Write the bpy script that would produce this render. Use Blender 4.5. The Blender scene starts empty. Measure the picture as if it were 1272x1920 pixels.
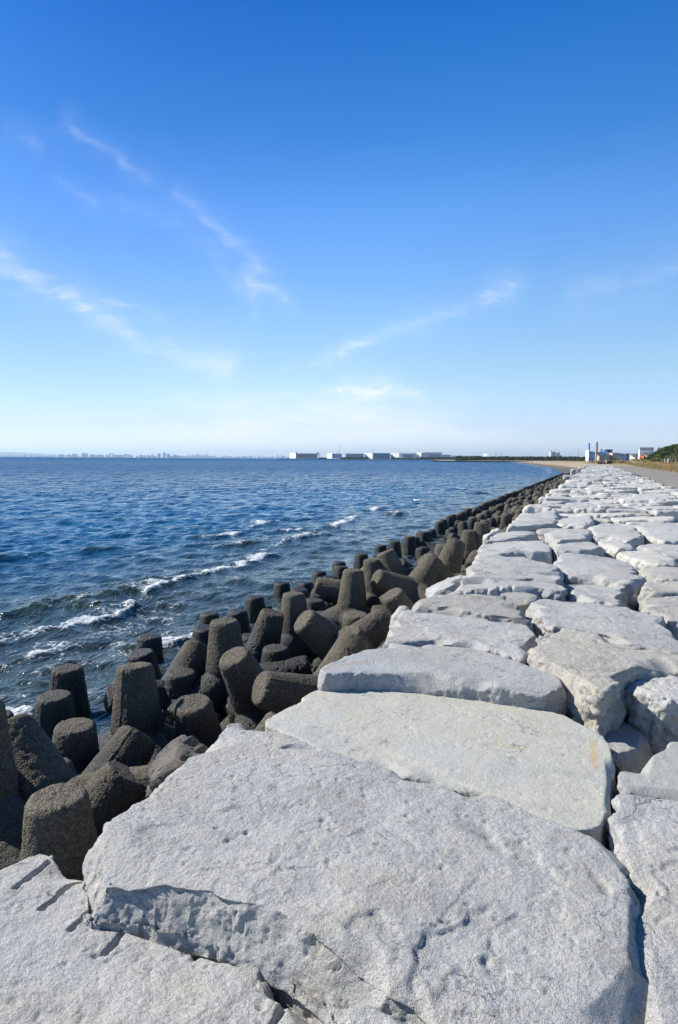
import bpy, bmesh, random, math
import numpy as np
from math import sin, cos, radians, pi, sqrt, atan2
from mathutils import Vector, Matrix, Quaternion

random.seed(7)
RS = np.random.RandomState(11)
SC = bpy.context.scene
COL = SC.collection

# ------------------------------------------------------------------ camera
F, CX, CY, EYE = 1250.0, 636.0, 960.0, 1.6
_yaw, _pit, _rol = radians(21), radians(4.57), radians(.355)
F0 = Vector((-sin(_yaw), cos(_yaw), 0)); R0 = Vector((cos(_yaw), sin(_yaw), 0)); UZ = Vector((0, 0, 1))
FW = F0*cos(_pit) - UZ*sin(_pit); _u = F0*sin(_pit) + UZ*cos(_pit)
RT = R0*cos(_rol) + _u*sin(_rol); UP = -R0*sin(_rol) + _u*cos(_rol)
cam_data = bpy.data.cameras.new('camera'); cam = bpy.data.objects.new('camera', cam_data); COL.objects.link(cam)
_m = Matrix((RT, UP, -FW)).transposed().to_4x4(); _m.translation = (0, 0, EYE); cam.matrix_world = _m
cam_data.sensor_fit = 'HORIZONTAL'; cam_data.sensor_width = 36; cam_data.lens = F/1272*36
cam_data.clip_start = .05; cam_data.clip_end = 60000
SC.camera = cam
SC.render.resolution_x = 678; SC.render.resolution_y = 1024

def at(x, y, z):
    d = FW*F + RT*(x-CX) - UP*(y-CY)
    return Vector((0, 0, EYE)) + d*((z-EYE)/d.z)
def atd(x, y, D):
    return Vector((0, 0, EYE)) + (FW*F + RT*(x-CX) - UP*(y-CY))*(D/F)
def pj(p):
    v = Vector(p) - Vector((0, 0, EYE)); w = v.dot(FW)
    return (CX + F*v.dot(RT)/w, CY - F*v.dot(UP)/w) if w > .01 else (1e9, 1e9)

# ------------------------------------------------------------------ light
SUN_EL, SUN_AZ = radians(38), radians(92)          # azimuth measured left of +Y (the line of the embankment)
sund = Vector((-sin(SUN_AZ)*cos(SUN_EL), cos(SUN_AZ)*cos(SUN_EL), sin(SUN_EL)))
sl = bpy.data.lights.new('sun', 'SUN'); sl.energy = 5.0; sl.angle = radians(.5); sl.color = (1, .955, .88)
so = bpy.data.objects.new('sun', sl); COL.objects.link(so); so.rotation_euler = sund.to_track_quat('Z', 'Y').to_euler()
SC.view_settings.view_transform = 'Standard'; SC.view_settings.look = 'None'
SC.view_settings.exposure = 0.55; SC.view_settings.gamma = 1

W = bpy.data.worlds.new('World'); SC.world = W; W.use_nodes = True
nt = W.node_tree; nt.nodes.clear()
def N(t, typ, ins=None, **kw):
    n = t.nodes.new(typ)
    for k, v in kw.items(): setattr(n, k, v)
    for k, v in (ins or {}).items():
        if isinstance(v, bpy.types.NodeSocket): t.links.new(v, n.inputs[k])
        else: n.inputs[k].default_value = v
    return n
def M_(t, op, a, b=None, c=None, clamp=False):
    n = t.nodes.new('ShaderNodeMath'); n.operation = op; n.use_clamp = clamp
    for i, v in enumerate((a, b, c)):
        if v is None: continue
        if isinstance(v, bpy.types.NodeSocket): t.links.new(v, n.inputs[i])
        else: n.inputs[i].default_value = v
    return n.outputs[0]
def V_(t, op, a, b=None, s=None):
    n = t.nodes.new('ShaderNodeVectorMath'); n.operation = op
    for i, v in enumerate((a, b)):
        if v is None: continue
        if isinstance(v, bpy.types.NodeSocket): t.links.new(v, n.inputs[i])
        else: n.inputs[i].default_value = v
    if s is not None:
        if isinstance(s, bpy.types.NodeSocket): t.links.new(s, n.inputs['Scale'])
        else: n.inputs['Scale'].default_value = s
    return n.outputs['Value'] if op in ('DOT_PRODUCT', 'LENGTH', 'DISTANCE') else n.outputs[0]
def RAMP(t, fac, pts, interp='LINEAR'):
    n = t.nodes.new('ShaderNodeValToRGB'); t.links.new(fac, n.inputs[0]); cr = n.color_ramp; cr.interpolation = interp
    while len(cr.elements) < len(pts): cr.elements.new(.5)
    for e, (p, c) in zip(cr.elements, pts):
        e.position = p; e.color = c if len(c) == 4 else (*c, 1)
    return n.outputs[0]
def MIX(t, fac, a, b, bt='MIX'):
    n = t.nodes.new('ShaderNodeMix'); n.data_type = 'RGBA'; n.blend_type = bt
    for k, v in (('Factor', fac), ('A', a), ('B', b)):
        s = [i for i in n.inputs if i.name == k and i.type == ('VALUE' if k == 'Factor' else 'RGBA')][0]
        if isinstance(v, bpy.types.NodeSocket): t.links.new(v, s)
        else: s.default_value = v if k == 'Factor' else ((*v, 1) if len(v) == 3 else v)
    return [o for o in n.outputs if o.type == 'RGBA'][0]
def MR(t, v, a, b, c=0., d=1., smooth=True):
    n = N(t, 'ShaderNodeMapRange', {'Value': v, 'From Min': a, 'From Max': b, 'To Min': c, 'To Max': d})
    if smooth: n.interpolation_type = 'SMOOTHSTEP'
    return n.outputs[0]

sky = nt.nodes.new('ShaderNodeTexSky'); sky.sky_type = 'NISHITA'; sky.sun_disc = False
sky.sun_elevation = SUN_EL; sky.sun_rotation = -SUN_AZ; sky.altitude = 0; sky.air_density = 1.0; sky.dust_density = .6; sky.ozone_density = 2.5
tc = nt.nodes.new('ShaderNodeTexCoord')
dirv = V_(nt, 'NORMALIZE', tc.outputs['Generated'])
el = N(nt, 'ShaderNodeSeparateXYZ', {0: dirv}).outputs['Z']
# the air over the bay: deeper blue overhead, paler towards the horizon
GR = [(0, (1.45, 1.60, 1.95)), (.02, (1.20, 1.35, 1.80)), (.046, (1.03, 1.11, 1.50)), (.126, (.98, 1.11, 1.2)), (.2, (.87, 1.12, 1.32)), (.335, (.55, 1.02, 1.5)), (.42, (.24, .82, 1.36)), (.54, (.04, .63, 1.30)), (.75, (.16, .47, .8)), (1, (.22, .42, .62))]
grade = V_(nt, 'SCALE', RAMP(nt, MR(nt, el, 0, 1, 0, 1, False), [(p, tuple(x/2 for x in c)) for p, c in GR]), s=2.)
grade = V_(nt, 'MULTIPLY', grade, MIX(nt, MR(nt, V_(nt, 'DOT_PRODUCT', dirv, tuple(sund)), .28, .78), (1, 1, 1), (.58, .64, .74)))
skyc = MIX(nt, 1.0, sky.outputs[0], grade, 'MULTIPLY')
# cirrus: streaks laid out by heading (u) and height (v) over the bay
fz = M_(nt, 'MAXIMUM', V_(nt, 'DOT_PRODUCT', dirv, tuple(F0)), .08)
u_ = M_(nt, 'DIVIDE', V_(nt, 'DOT_PRODUCT', dirv, tuple(R0)), fz)
v_ = M_(nt, 'DIVIDE', el, fz)
uv = N(nt, 'ShaderNodeCombineXYZ', {0: u_, 1: v_, 2: 0.}).outputs[0]
wn = N(nt, 'ShaderNodeTexNoise', {'Vector': uv, 'Scale': 7., 'Detail': 5.}).outputs['Color']
uvw = V_(nt, 'ADD', uv, V_(nt, 'SCALE', V_(nt, 'SUBTRACT', wn, (.5, .5, .5)), s=.045))
uvw = V_(nt, 'ADD', uvw, V_(nt, 'SCALE', V_(nt, 'SUBTRACT', N(nt, 'ShaderNodeTexNoise', {'Vector': N(nt, 'ShaderNodeMapping', {'Vector': uv, 'Rotation': (0, 0, .45), 'Scale': (14, 34, 1)}).outputs[0], 'Scale': 1.4, 'Detail': 6., 'Roughness': .6}).outputs['Color'], (.5, .5, .5)), s=.026))
def skyuv(x, y):
    d = FW*F + RT*(x-CX) - UP*(y-CY); q = d.dot(F0); return (d.dot(R0)/q, d.z/q, 0)
STREAKS = [  # polyline in the sky, half width, strength
 ([(0, 480), (40, 510), (120, 550), (185, 600), (270, 645), (430, 690)], .022, .30),
 ([(0, 500), (60, 530), (130, 560), (175, 595)], .010, .22),
 ([(200, 565), (310, 600)], .006, .16),
 ([(125, 228), (150, 250), (190, 272), (275, 325)], .011, .16),
 ([(18, 255), (70, 285)], .016, .10),
 ([(115, 342), (172, 372)], .010, .12),
 ([(340, 365), (420, 425), (465, 470), (488, 505)], .013, .16),
 ([(230, 380), (330, 415), (400, 455), (440, 545)], .016, .08),
 ([(470, 530), (500, 540), (535, 562)], .012, .24),
 ([(465, 525), (470, 590)], .012, .12),
 ([(540, 698), (610, 680), (670, 650), (690, 635)], .008, .24),
 ([(640, 665), (720, 625), (820, 595), (960, 530)], .016, .20),
 ([(910, 552), (965, 528)], .010, .26),
 ([(1090, 550), (1190, 530), (1290, 490)], .022, .14),
 ([(602, 736), (635, 735)], .009, .8), ([(670, 734), (725, 728)], .013, .85), ([(750, 736), (785, 733)], .007, .55),
 ([(440, 765), (480, 745), (560, 735)], .012, .30),
 ([(330, 745), (360, 742)], .008, .15)]
cl = None
for pts, wd, st in STREAKS:
    dm = None
    P = [skyuv(*p) for p in pts]
    for a, b in zip(P, P[1:]):
        ab = (b[0]-a[0], b[1]-a[1], 0); L2 = ab[0]**2+ab[1]**2
        pa = V_(nt, 'SUBTRACT', uvw, a)
        t = M_(nt, 'MULTIPLY', V_(nt, 'DOT_PRODUCT', pa, ab), 1/L2, clamp=True)
        dd = V_(nt, 'LENGTH', V_(nt, 'SUBTRACT', pa, V_(nt, 'SCALE', ab, s=t)))
        dm = dd if dm is None else M_(nt, 'MINIMUM', dm, dd)
    g = M_(nt, 'ADD', MR(nt, dm, wd*1.1, 0, 0, st*.62), MR(nt, dm, wd*3.2, 0, 0, st*.34))
    cl = g if cl is None else M_(nt, 'ADD', cl, g)
stre = N(nt, 'ShaderNodeTexNoise', {'Vector': N(nt, 'ShaderNodeMapping', {'Vector': uvw, 'Rotation': (0, 0, .5), 'Scale': (7, 40, 1)}).outputs[0], 'Scale': 1.7, 'Detail': 7., 'Roughness': .62}).outputs['Fac']
stre2 = N(nt, 'ShaderNodeTexNoise', {'Vector': uvw, 'Scale': 13., 'Detail': 5., 'Roughness': .6}).outputs['Fac']
cl = M_(nt, 'MULTIPLY', cl, MR(nt, M_(nt, 'ADD', M_(nt, 'MULTIPLY', stre, .5), M_(nt, 'MULTIPLY', stre2, .5)), .38, .64, .28, 1.2))
# low band of thin veil near the horizon
lowv = N(nt, 'ShaderNodeTexNoise', {'Vector': N(nt, 'ShaderNodeMapping', {'Vector': uvw, 'Scale': (3, 14, 1)}).outputs[0], 'Scale': 1.6, 'Detail': 5., 'Roughness': .55}).outputs['Fac']
band = M_(nt, 'MULTIPLY', MR(nt, v_, .0, .03), MR(nt, v_, .12, .04))
band = M_(nt, 'MULTIPLY', band, MR(nt, M_(nt, 'ABSOLUTE', M_(nt, 'ADD', u_, .03)), .34, .1, .12, 1))
cl = M_(nt, 'ADD', cl, M_(nt, 'MULTIPLY', M_(nt, 'MULTIPLY', band, MR(nt, lowv, .30, .62)), .75), clamp=True)
CLOUDC = (7.2, 7.5, 7.9)
skyc = MIX(nt, cl, skyc, CLOUDC)
bg = N(nt, 'ShaderNodeBackground', {'Color': skyc, 'Strength': .1})
N(nt, 'ShaderNodeOutputWorld', {'Surface': bg.outputs[0]})

# ------------------------------------------------------------------ helpers
_P = RS.permutation(1024)
_G = RS.normal(size=(1024, 3)); _G /= np.linalg.norm(_G, axis=1)[:, None]
def pnoise(p):
    i = np.floor(p).astype(np.int64); f = p - i; w = f*f*f*(f*(f*6-15)+10); i &= 1023
    out = 0
    for dx in (0, 1):
        for dy in (0, 1):
            for dz in (0, 1):
                h = _P[(_P[(_P[(i[:, 0]+dx) & 1023] + i[:, 1]+dy) & 1023] + i[:, 2]+dz) & 1023]
                g = _G[h]; v = (g*(f-np.array([dx, dy, dz]))).sum(1)
                out = out + v*(w[:, 0] if dx else 1-w[:, 0])*(w[:, 1] if dy else 1-w[:, 1])*(w[:, 2] if dz else 1-w[:, 2])
    return out*1.6
def fbm(p, sc, o=3, g=.5):
    s = 0; a = 1
    for k in range(o): s = s + a*pnoise(p/sc*(2.03**k) + 17.3*k); a *= g
    return s
def sstep(x, a, b):
    t = np.clip((x-a)/(b-a), 0, 1); return t*t*(3-2*t)
def getv(me):
    a = np.empty(len(me.vertices)*3, np.float32); me.vertices.foreach_get('co', a); return a.reshape(-1, 3).astype(np.float64)
def setv(me, a): me.vertices.foreach_set('co', a.astype(np.float32).ravel()); me.update()
def getn(me):
    a = np.empty(len(me.vertices)*3, np.float32); me.vertex_normals.foreach_get('vector', a); return a.reshape(-1, 3).astype(np.float64)
def smooth(me): me.polygons.foreach_set('use_smooth', np.ones(len(me.polygons), bool)); me.update()
def tag(o, label=None, cat=None, group=None, kind=None):
    if label: o['label'] = label
    if cat: o['category'] = cat
    if group: o['group'] = group
    if kind: o['kind'] = kind
    return o
def link(name, me, mat, parent=None):
    o = bpy.data.objects.new(name, me); COL.objects.link(o)
    if mat is not None:
        me.materials.clear(); me.materials.append(mat)
    if parent is not None: o.parent = parent
    return o
def empty(name, loc, rz=0):
    o = bpy.data.objects.new(name, None); COL.objects.link(o); o.location = loc; o.rotation_euler = (0, 0, rz); o.empty_display_size = .1; return o
def grid_mesh(name, X, Y, Z):
    n, m = X.shape; V = np.stack([X, Y, Z], -1).reshape(-1, 3)
    idx = np.arange(n*m).reshape(n, m)
    q = np.stack([idx[:-1, :-1], idx[1:, :-1], idx[1:, 1:], idx[:-1, 1:]], -1).reshape(-1, 4)
    me = bpy.data.meshes.new(name); me.vertices.add(len(V)); me.vertices.foreach_set('co', V.astype(np.float32).ravel())
    me.loops.add(q.size); me.loops.foreach_set('vertex_index', q.ravel().astype(np.int32))
    me.polygons.add(len(q)); me.polygons.foreach_set('loop_start', (np.arange(len(q))*4).astype(np.int32)); me.polygons.foreach_set('loop_total', np.full(len(q), 4, np.int32))
    me.update(calc_edges=True); smooth(me); return me
class MB:
    def __init__(s): s.v = []; s.f = []
    def add(s, vs, fs):
        b = len(s.v); s.v += [tuple(v) for v in vs]; s.f += [[b+i for i in f] for f in fs]; return s
    def box(s, x0, x1, y0, y1, z0, z1):
        return s.add([(x, y, z) for z in (z0, z1) for y in (y0, y1) for x in (x0, x1)], [(0, 2, 3, 1), (4, 5, 7, 6), (0, 1, 5, 4), (2, 6, 7, 3), (0, 4, 6, 2), (1, 3, 7, 5)])
    def tube(s, a, b, r0, r1=None, n=8):
        a, b = Vector(a), Vector(b); r1 = r0 if r1 is None else r1; d = (b-a).normalized()
        q = d.to_track_quat('Z', 'Y'); vs = []
        for c, r in ((a, r0), (b, r1)):
            for k in range(n): vs.append(c + q @ Vector((r*cos(2*pi*k/n), r*sin(2*pi*k/n), 0)))
        return s.add(vs, [(k, (k+1) % n, n+(k+1) % n, n+k) for k in range(n)] + [tuple(range(n-1, -1, -1)), tuple(range(n, 2*n))])
    def mesh(s, name):
        me = bpy.data.meshes.new(name); me.from_pydata(s.v, [], s.f); me.update(); return me
    def build(s, name, mat, parent=None): return link(name, s.mesh(name), mat, parent)
def remesh(me, vox, smooth_it=0):
    o = bpy.data.objects.new('tmp', me); COL.objects.link(o)
    m = o.modifiers.new('r', 'REMESH'); m.mode = 'VOXEL'; m.voxel_size = vox; m.use_smooth_shade = True
    if smooth_it:
        k = o.modifiers.new('s', 'SMOOTH'); k.iterations = smooth_it; k.factor = .5
    dg = bpy.context.evaluated_depsgraph_get(); out = bpy.data.meshes.new_from_object(o.evaluated_get(dg)); bpy.data.objects.remove(o)
    return out

# ------------------------------------------------------------------ materials
def newmat(name):
    m = bpy.data.materials.new(name); m.use_nodes = True; t = m.node_tree; t.nodes.clear(); return m, t
def finish(t, col, rough, bump=None, **kw):
    p = N(t, 'ShaderNodeBsdfPrincipled', {'Base Color': col if isinstance(col, bpy.types.NodeSocket) else (*col, 1), 'Roughness': rough})
    for k, v in kw.items():
        k = k.replace('_', ' ')
        if isinstance(v, bpy.types.NodeSocket): t.links.new(v, p.inputs[k])
        else: p.inputs[k].default_value = v
    if bump is not None: t.links.new(bump, p.inputs['Normal'])
    N(t, 'ShaderNodeOutputMaterial', {'Surface': p.outputs[0]}); return p
def BUMP(t, h, dist, strength=1., nrm=None):
    d = {'Height': h, 'Distance': dist, 'Strength': strength}
    if nrm is not None: d['Normal'] = nrm
    return N(t, 'ShaderNodeBump', d).outputs[0]
def NOISE(t, v, s, d=3., r=.55, out='Fac', dist=0.): return N(t, 'ShaderNodeTexNoise', {'Vector': v, 'Scale': s, 'Detail': d, 'Roughness': r, 'Distortion': dist}).outputs[out]

def rock_mat(name, base, warm, dark, warm_amt=.5, fine=1., stain=None, lines=()):
    m, t = newmat(name); co = N(t, 'ShaderNodeTexCoord').outputs['Object']
    rnd = N(t, 'ShaderNodeObjectInfo').outputs['Random']
    co2 = V_(t, 'ADD', co, N(t, 'ShaderNodeCombineXYZ', {0: M_(t, 'MULTIPLY', rnd, 37.), 1: M_(t, 'MULTIPLY', rnd, 91.), 2: 0.}).outputs[0])
    big = NOISE(t, co2, 1.1, 4, .6); mid = NOISE(t, co2, 7, 5, .6); fin = NOISE(t, co2, 70, 4, .7); vf = NOISE(t, co2, 260, 2, .6)
    c = MIX(t, M_(t, 'MULTIPLY', MR(t, M_(t, 'ADD', big, M_(t, 'MULTIPLY', M_(t, 'SUBTRACT', rnd, .5), .22)), .42, .62), warm_amt), base, warm)
    c = MIX(t, MR(t, mid, .5, .7, 0, .5), c, dark); c = MIX(t, MR(t, NOISE(t, co2, 2.6, 5, .65), .5, .68, 0, .35), c, dark)
    gv = MR(t, NOISE(t, co2, 2.1, 4, .6), .35, .62, .25, 1.); c = MIX(t, M_(t, 'MULTIPLY', MR(t, fin, .52, .68, 0, .6), gv), c, tuple(x*.6 for x in dark))
    crk = M_(t, 'ABSOLUTE', M_(t, 'SUBTRACT', NOISE(t, co2, 1.5, 6, .62, dist=.6), .5)); c = MIX(t, M_(t, 'MULTIPLY', MR(t, crk, .007, .0), MR(t, NOISE(t, co2, 2.3, 2, .5), .52, .6)), c, tuple(x*.45 for x in dark))
    veins = M_(t, 'ABSOLUTE', M_(t, 'SUBTRACT', NOISE(t, co2, .9, 5, .6, dist=1.), .47)); c = MIX(t, M_(t, 'MULTIPLY', MR(t, veins, .02, .0), .35), c, tuple(min(1, x*1.2) for x in warm))
    c = MIX(t, MR(t, vf, .54, .68, 0, .5), c, tuple(min(1, x*1.4) for x in base))
    c = MIX(t, MR(t, vf, .46, .33, 0, .6), c, tuple(x*.5 for x in dark))
    if stain:
        c = MIX(t, M_(t, 'MULTIPLY', MR(t, NOISE(t, N(t, 'ShaderNodeMapping', {'Vector': co2, 'Rotation': (0, 0, .6), 'Scale': (1., 4., 1.)}).outputs[0], 2.2, 5, .6), .60, .74), .5), c, stain)
    c = MIX(t, M_(t, 'MULTIPLY', MR(t, NOISE(t, co2, 1.7, 6, .68), .58, .72), .35), c, (.40, .31, .19))
    c = MIX(t, M_(t, 'MULTIPLY', MR(t, NOISE(t, co2, 3.3, 6, .7), .57, .70), .45), c, (.23, .235, .22))
    c = MIX(t, MR(t, NOISE(t, co2, 19, 4, .6), .69, .74, 0, .6), c, (.60, .60, .55))
    for a, b_, wd, st, col in lines:
        pos = V_(t, 'MULTIPLY', N(t, 'ShaderNodeNewGeometry').outputs['Position'], (1., 1., 0.)); pos = V_(t, 'ADD', pos, V_(t, 'SCALE', V_(t, 'SUBTRACT', NOISE(t, co, 14, 4, .6, 'Color'), (.5, .5, .5)), s=.03))
        ab = (b_.x-a.x, b_.y-a.y, 0); pa = V_(t, 'SUBTRACT', pos, (a.x, a.y, 0)); tt = M_(t, 'MULTIPLY', V_(t, 'DOT_PRODUCT', pa, ab), 1/(ab[0]**2+ab[1]**2), clamp=True)
        dd = V_(t, 'LENGTH', V_(t, 'SUBTRACT', pa, V_(t, 'SCALE', ab, s=tt)))
        c = MIX(t, M_(t, 'MULTIPLY', MR(t, dd, wd, wd*.2), MR(t, NOISE(t, co, 18, 3, .6), .35, .6, st*.4, st)), c, col)
    hsv = N(t, 'ShaderNodeHueSaturation', {'Color': c, 'Value': MR(t, rnd, 0, 1, .86, 1.12, False)})
    vo = N(t, 'ShaderNodeTexVoronoi', {'Vector': co2, 'Scale': 55.}).outputs['Distance']
    b = BUMP(t, mid, .035*fine, .5)
    b = BUMP(t, fin, .014*fine, .9, b)
    b = BUMP(t, vo, .004*fine, .5, b)
    b = BUMP(t, vf, .005*fine, .9, b)
    finish(t, hsv.outputs[0], .92, b, Specular_IOR_Level=.25); return m
ROCK = rock_mat('pale_granite', (.515, .51, .482), (.53, .495, .41), (.33, .325, .31), .75)
ROCKW = rock_mat('warm_granite', (.46, .445, .40), (.45, .41, .33), (.31, .295, .265), .7)
ROCKS = rock_mat('smooth_granite', (.385, .39, .36), (.43, .395, .30), (.33, .33, .30), .5, .35, (.44, .33, .15))
ROCKB = rock_mat('brown_granite', (.155, .14, .125), (.18, .15, .12), (.09, .08, .075), .6)

RUST = (.46, .29, .10)
ROCK2 = rock_mat('smooth_granite_stained', (.385, .39, .36), (.43, .395, .30), (.33, .33, .30), .5, .35, (.44, .33, .15),
    [(at(1112, 1385, .01), at(1116, 1435, .01), .03, .6, RUST), (at(850, 1327, .01), at(900, 1337, .01), .008, .5, RUST), (at(920, 1395, .01), at(955, 1372, .01), .010, .5, RUST), (at(990, 1450, .01), at(1115, 1485, .01), .008, .5, RUST), (at(985, 1355, .01), at(1060, 1378, .01), .007, .5, RUST)])
ROCK3 = rock_mat('pale_granite_streaked', (.42, .425, .42), (.44, .42, .36), (.30, .30, .29), .6, lines=[(at(612, 1252, .135), at(690, 1236, .135), .016, .85, RUST), (at(690, 1236, .135), at(810, 1219, .135), .010, .7, RUST)])
def tetra_mat():
    m, t = newmat('aggregate_concrete'); tcn = N(t, 'ShaderNodeTexCoord'); co = tcn.outputs['Object']
    rnd = N(t, 'ShaderNodeObjectInfo').outputs['Random']
    co2 = V_(t, 'ADD', co, N(t, 'ShaderNodeCombineXYZ', {0: M_(t, 'MULTIPLY', rnd, 53.), 1: M_(t, 'MULTIPLY', rnd, 31.), 2: 0.}).outputs[0])
    wz = N(t, 'ShaderNodeSeparateXYZ', {0: N(t, 'ShaderNodeNewGeometry').outputs['Position']}).outputs['Z']
    big = NOISE(t, co2, 3, 4, .6); fin = NOISE(t, co2, 45, 3, .6)
    v = N(t, 'ShaderNodeTexVoronoi', {'Vector': co2, 'Scale': 85.}); vd = v.outputs['Distance']; vc = v.outputs['Color']
    peb = N(t, 'ShaderNodeSeparateXYZ', {0: vc}).outputs[0]
    c = MIX(t, MR(t, big, .35, .68), (.072, .060, .042), (.108, .091, .056))
    c = MIX(t, MR(t, peb, .55, 1, 0, .5), c, (.22, .195, .155)); c = MIX(t, MR(t, peb, .4, 0, 0, .6), c, (.05, .045, .04))
    c = MIX(t, MR(t, NOISE(t, co2, 9, 3, .6), .54, .7, 0, .4), c, (.10, .105, .05))
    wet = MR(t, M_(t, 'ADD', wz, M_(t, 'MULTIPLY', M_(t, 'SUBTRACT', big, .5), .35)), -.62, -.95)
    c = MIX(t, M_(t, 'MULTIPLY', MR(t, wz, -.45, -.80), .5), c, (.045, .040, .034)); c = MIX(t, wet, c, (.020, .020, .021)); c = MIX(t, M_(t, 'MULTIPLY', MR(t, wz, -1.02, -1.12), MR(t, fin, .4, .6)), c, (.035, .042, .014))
    hsv = N(t, 'ShaderNodeHueSaturation', {'Color': c, 'Value': MR(t, rnd, 0, 1, .82, 1.18, False)})
    b = BUMP(t, big, .04, .25); b = BUMP(t, fin, .012, .6, b); b = BUMP(t, M_(t, 'SUBTRACT', 1., vd), .009, .8, b)
    finish(t, hsv.outputs[0], MR(t, wet, 0, 1, .8, .5, False), b, Specular_IOR_Level=.35); return m
CONC = tetra_mat()

# ------------------------------------------------------------------ rocks
def rock_mesh(pts, z=0., tilt=(0, 0), thick=.65, vox=.02, rough=1., chip=.035, seed=0, grooves=(), terr=1., sculpt=None, flare=0., sm=None, facet=1., fold=1.):
    """pts: world xy outline of the top face; returns mesh centred on the outline's mean, plus that centre"""
    rr = random.Random(seed); P = np.array([(p[0], p[1]) for p in pts]); c = P.mean(0); P = P - c
    if ((P[:, 0]*np.roll(P[:, 1], -1) - np.roll(P[:, 0], -1)*P[:, 1]).sum()) < 0: P = P[::-1]
    step = max(.05, vox*2.2); Q = []
    for a, b in zip(P, np.roll(P, -1, 0)):
        n = max(1, int(np.linalg.norm(b-a)/step))
        for k in range(n): Q.append(a + (b-a)*k/n)
    Q = np.array(Q); n = len(Q)
    for _ in range(1): Q = .5*Q + .25*np.roll(Q, 1, 0) + .25*np.roll(Q, -1, 0)
    T = np.roll(Q, -2, 0) - np.roll(Q, 2, 0); T /= np.linalg.norm(T, axis=1)[:, None]+1e-9; NN = np.stack([T[:, 1], -T[:, 0]], 1)
    off = seed*3.17
    q3 = np.column_stack([Q, np.full(n, off)])
    Q = Q + NN*((pnoise(q3/.35)*.03 + pnoise(q3/.11)*.014)*rough)[:, None]
    zt = lambda A: z + tilt[0]*A[:, 0] + tilt[1]*A[:, 1]
    ch = np.clip(chip*(.6 + 1.1*pnoise(q3/.3+5) + .6*pnoise(q3/.1+9)), .004, None)
    ch2 = np.clip(chip*(.7 + 1.1*pnoise(q3/.25+25) + .6*pnoise(q3/.1+29)), .004, None)
    A1 = Q - NN*ch[:, None]
    mid = Q + NN*(flare + pnoise(q3/.3+40)*.03*rough)[:, None]; bot = Q*(.93 if not flare else 1.02)
    rings = [np.column_stack([A1, zt(A1)]), np.column_stack([Q, zt(Q)-ch2]), np.column_stack([mid, zt(Q)-thick*(.5 if not flare else .3)]), np.column_stack([bot, zt(Q)*0+z-thick])]
    bm = bmesh.new(); R = [[bm.verts.new(v) for v in r] for r in rings]
    bm.faces.new(R[0]); bm.faces.new(R[-1][::-1])
    for a, b in zip(R, R[1:]):
        for k in range(n): bm.faces.new((a[k], b[k], b[(k+1) % n], a[(k+1) % n]))
    bmesh.ops.triangulate(bm, faces=[f for f in bm.faces if len(f.verts) > 4])
    bmesh.ops.recalc_face_normals(bm, faces=bm.faces)
    me = bpy.data.meshes.new('rock'); bm.to_mesh(me); bm.free()
    out = remesh(me, vox, (2 if vox < .012 else 1) if sm is None else sm); bpy.data.meshes.remove(me)
    v = getv(out); nn = getn(out); s = v + np.array([off, off*1.7, 0])
    side = 1 - sstep(nn[:, 2], .45, .9)
    d = (.024*fbm(s, .8, 2) + .006*fbm(s, .22, 3))*rough
    t1 = fbm(s*np.array([1, 1, .6])+50, .95, 4, .52)*2.1; fl = np.floor(t1); fr = t1-fl; d += terr*sstep(fbm(s+140, .7, 2), -.05, .35)*(.008*(fl + sstep(fr, .47, .53)) - .007*fr)*rough     # flaked steps
    rid = 1-np.abs(fbm(s*np.array([1, 1, .8])+9, .19, 3))*2
    q_ = fbm(s+33, .16, 3, .6)*3; blk = np.floor(q_) + sstep(q_-np.floor(q_), .35, .65)
    d += side*(rid*.016 + .012*blk + .012*fbm(s, .3, 3))*max(.35, rough)*(.42 if flare else 1)
    if vox < .03:
        d += (.0032*fbm(s, .05, 3, .6)*(rough + 1.1*side) + .0022*fbm(s*np.array([1, 2.2, 1]), .02, 2)*rough)
        pits = np.clip(fbm(s+80, .06, 2)-.55, 0, 1); d -= pits*.03*rough*(1+side)
        cr = np.abs(fbm(s*np.array([.8, 1.3, 1])+120, .5, 4, .55)); d -= .006*(1-sstep(cr, 0, .03))*sstep(fbm(s+7, .8, 2), .1, .4)*rough
    elif vox < .06: d += .006*fbm(s, .13, 2)*(rough + side)
    w = v + np.array([c[0], c[1], 0])
    if sculpt is not None: d += sculpt(w)
    v = v + nn*d[:, None]
    r3 = np.random.RandomState(seed+5); nq = len(Q)
    if facet:
        for k in range(int(facet*nq*step/.22)):
            i = r3.randint(nq); q = Q[i]; o2 = NN[i] + r3.normal(size=2)*.35; o2 /= np.linalg.norm(o2); e = r3.uniform(.25, 1.15)
            nrm = np.array([o2[0]*cos(e), o2[1]*cos(e), sin(e)]); inset = chip*r3.uniform(.3, 1.9)
            pt = np.array([q[0]-NN[i][0]*inset, q[1]-NN[i][1]*inset, zt(q[None])[0]]); rel = v-pt; dist_ = rel@nrm
            wgt = 1-sstep(np.linalg.norm(rel, axis=1), .16, .30)
            v -= nrm*(np.clip(dist_, 0, .12)*wgt)[:, None]*.9
    ext = np.abs(Q).max()
    for k in range(2):
        a = r3.uniform(0, 6.28); c0 = r3.uniform(.0, .45)*ext; e = v[:, 0]*cos(a)+v[:, 1]*sin(a)-c0
        v[:, 2] -= np.clip(e, 0, None)*r3.uniform(.02, .09)*rough*fold
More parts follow.
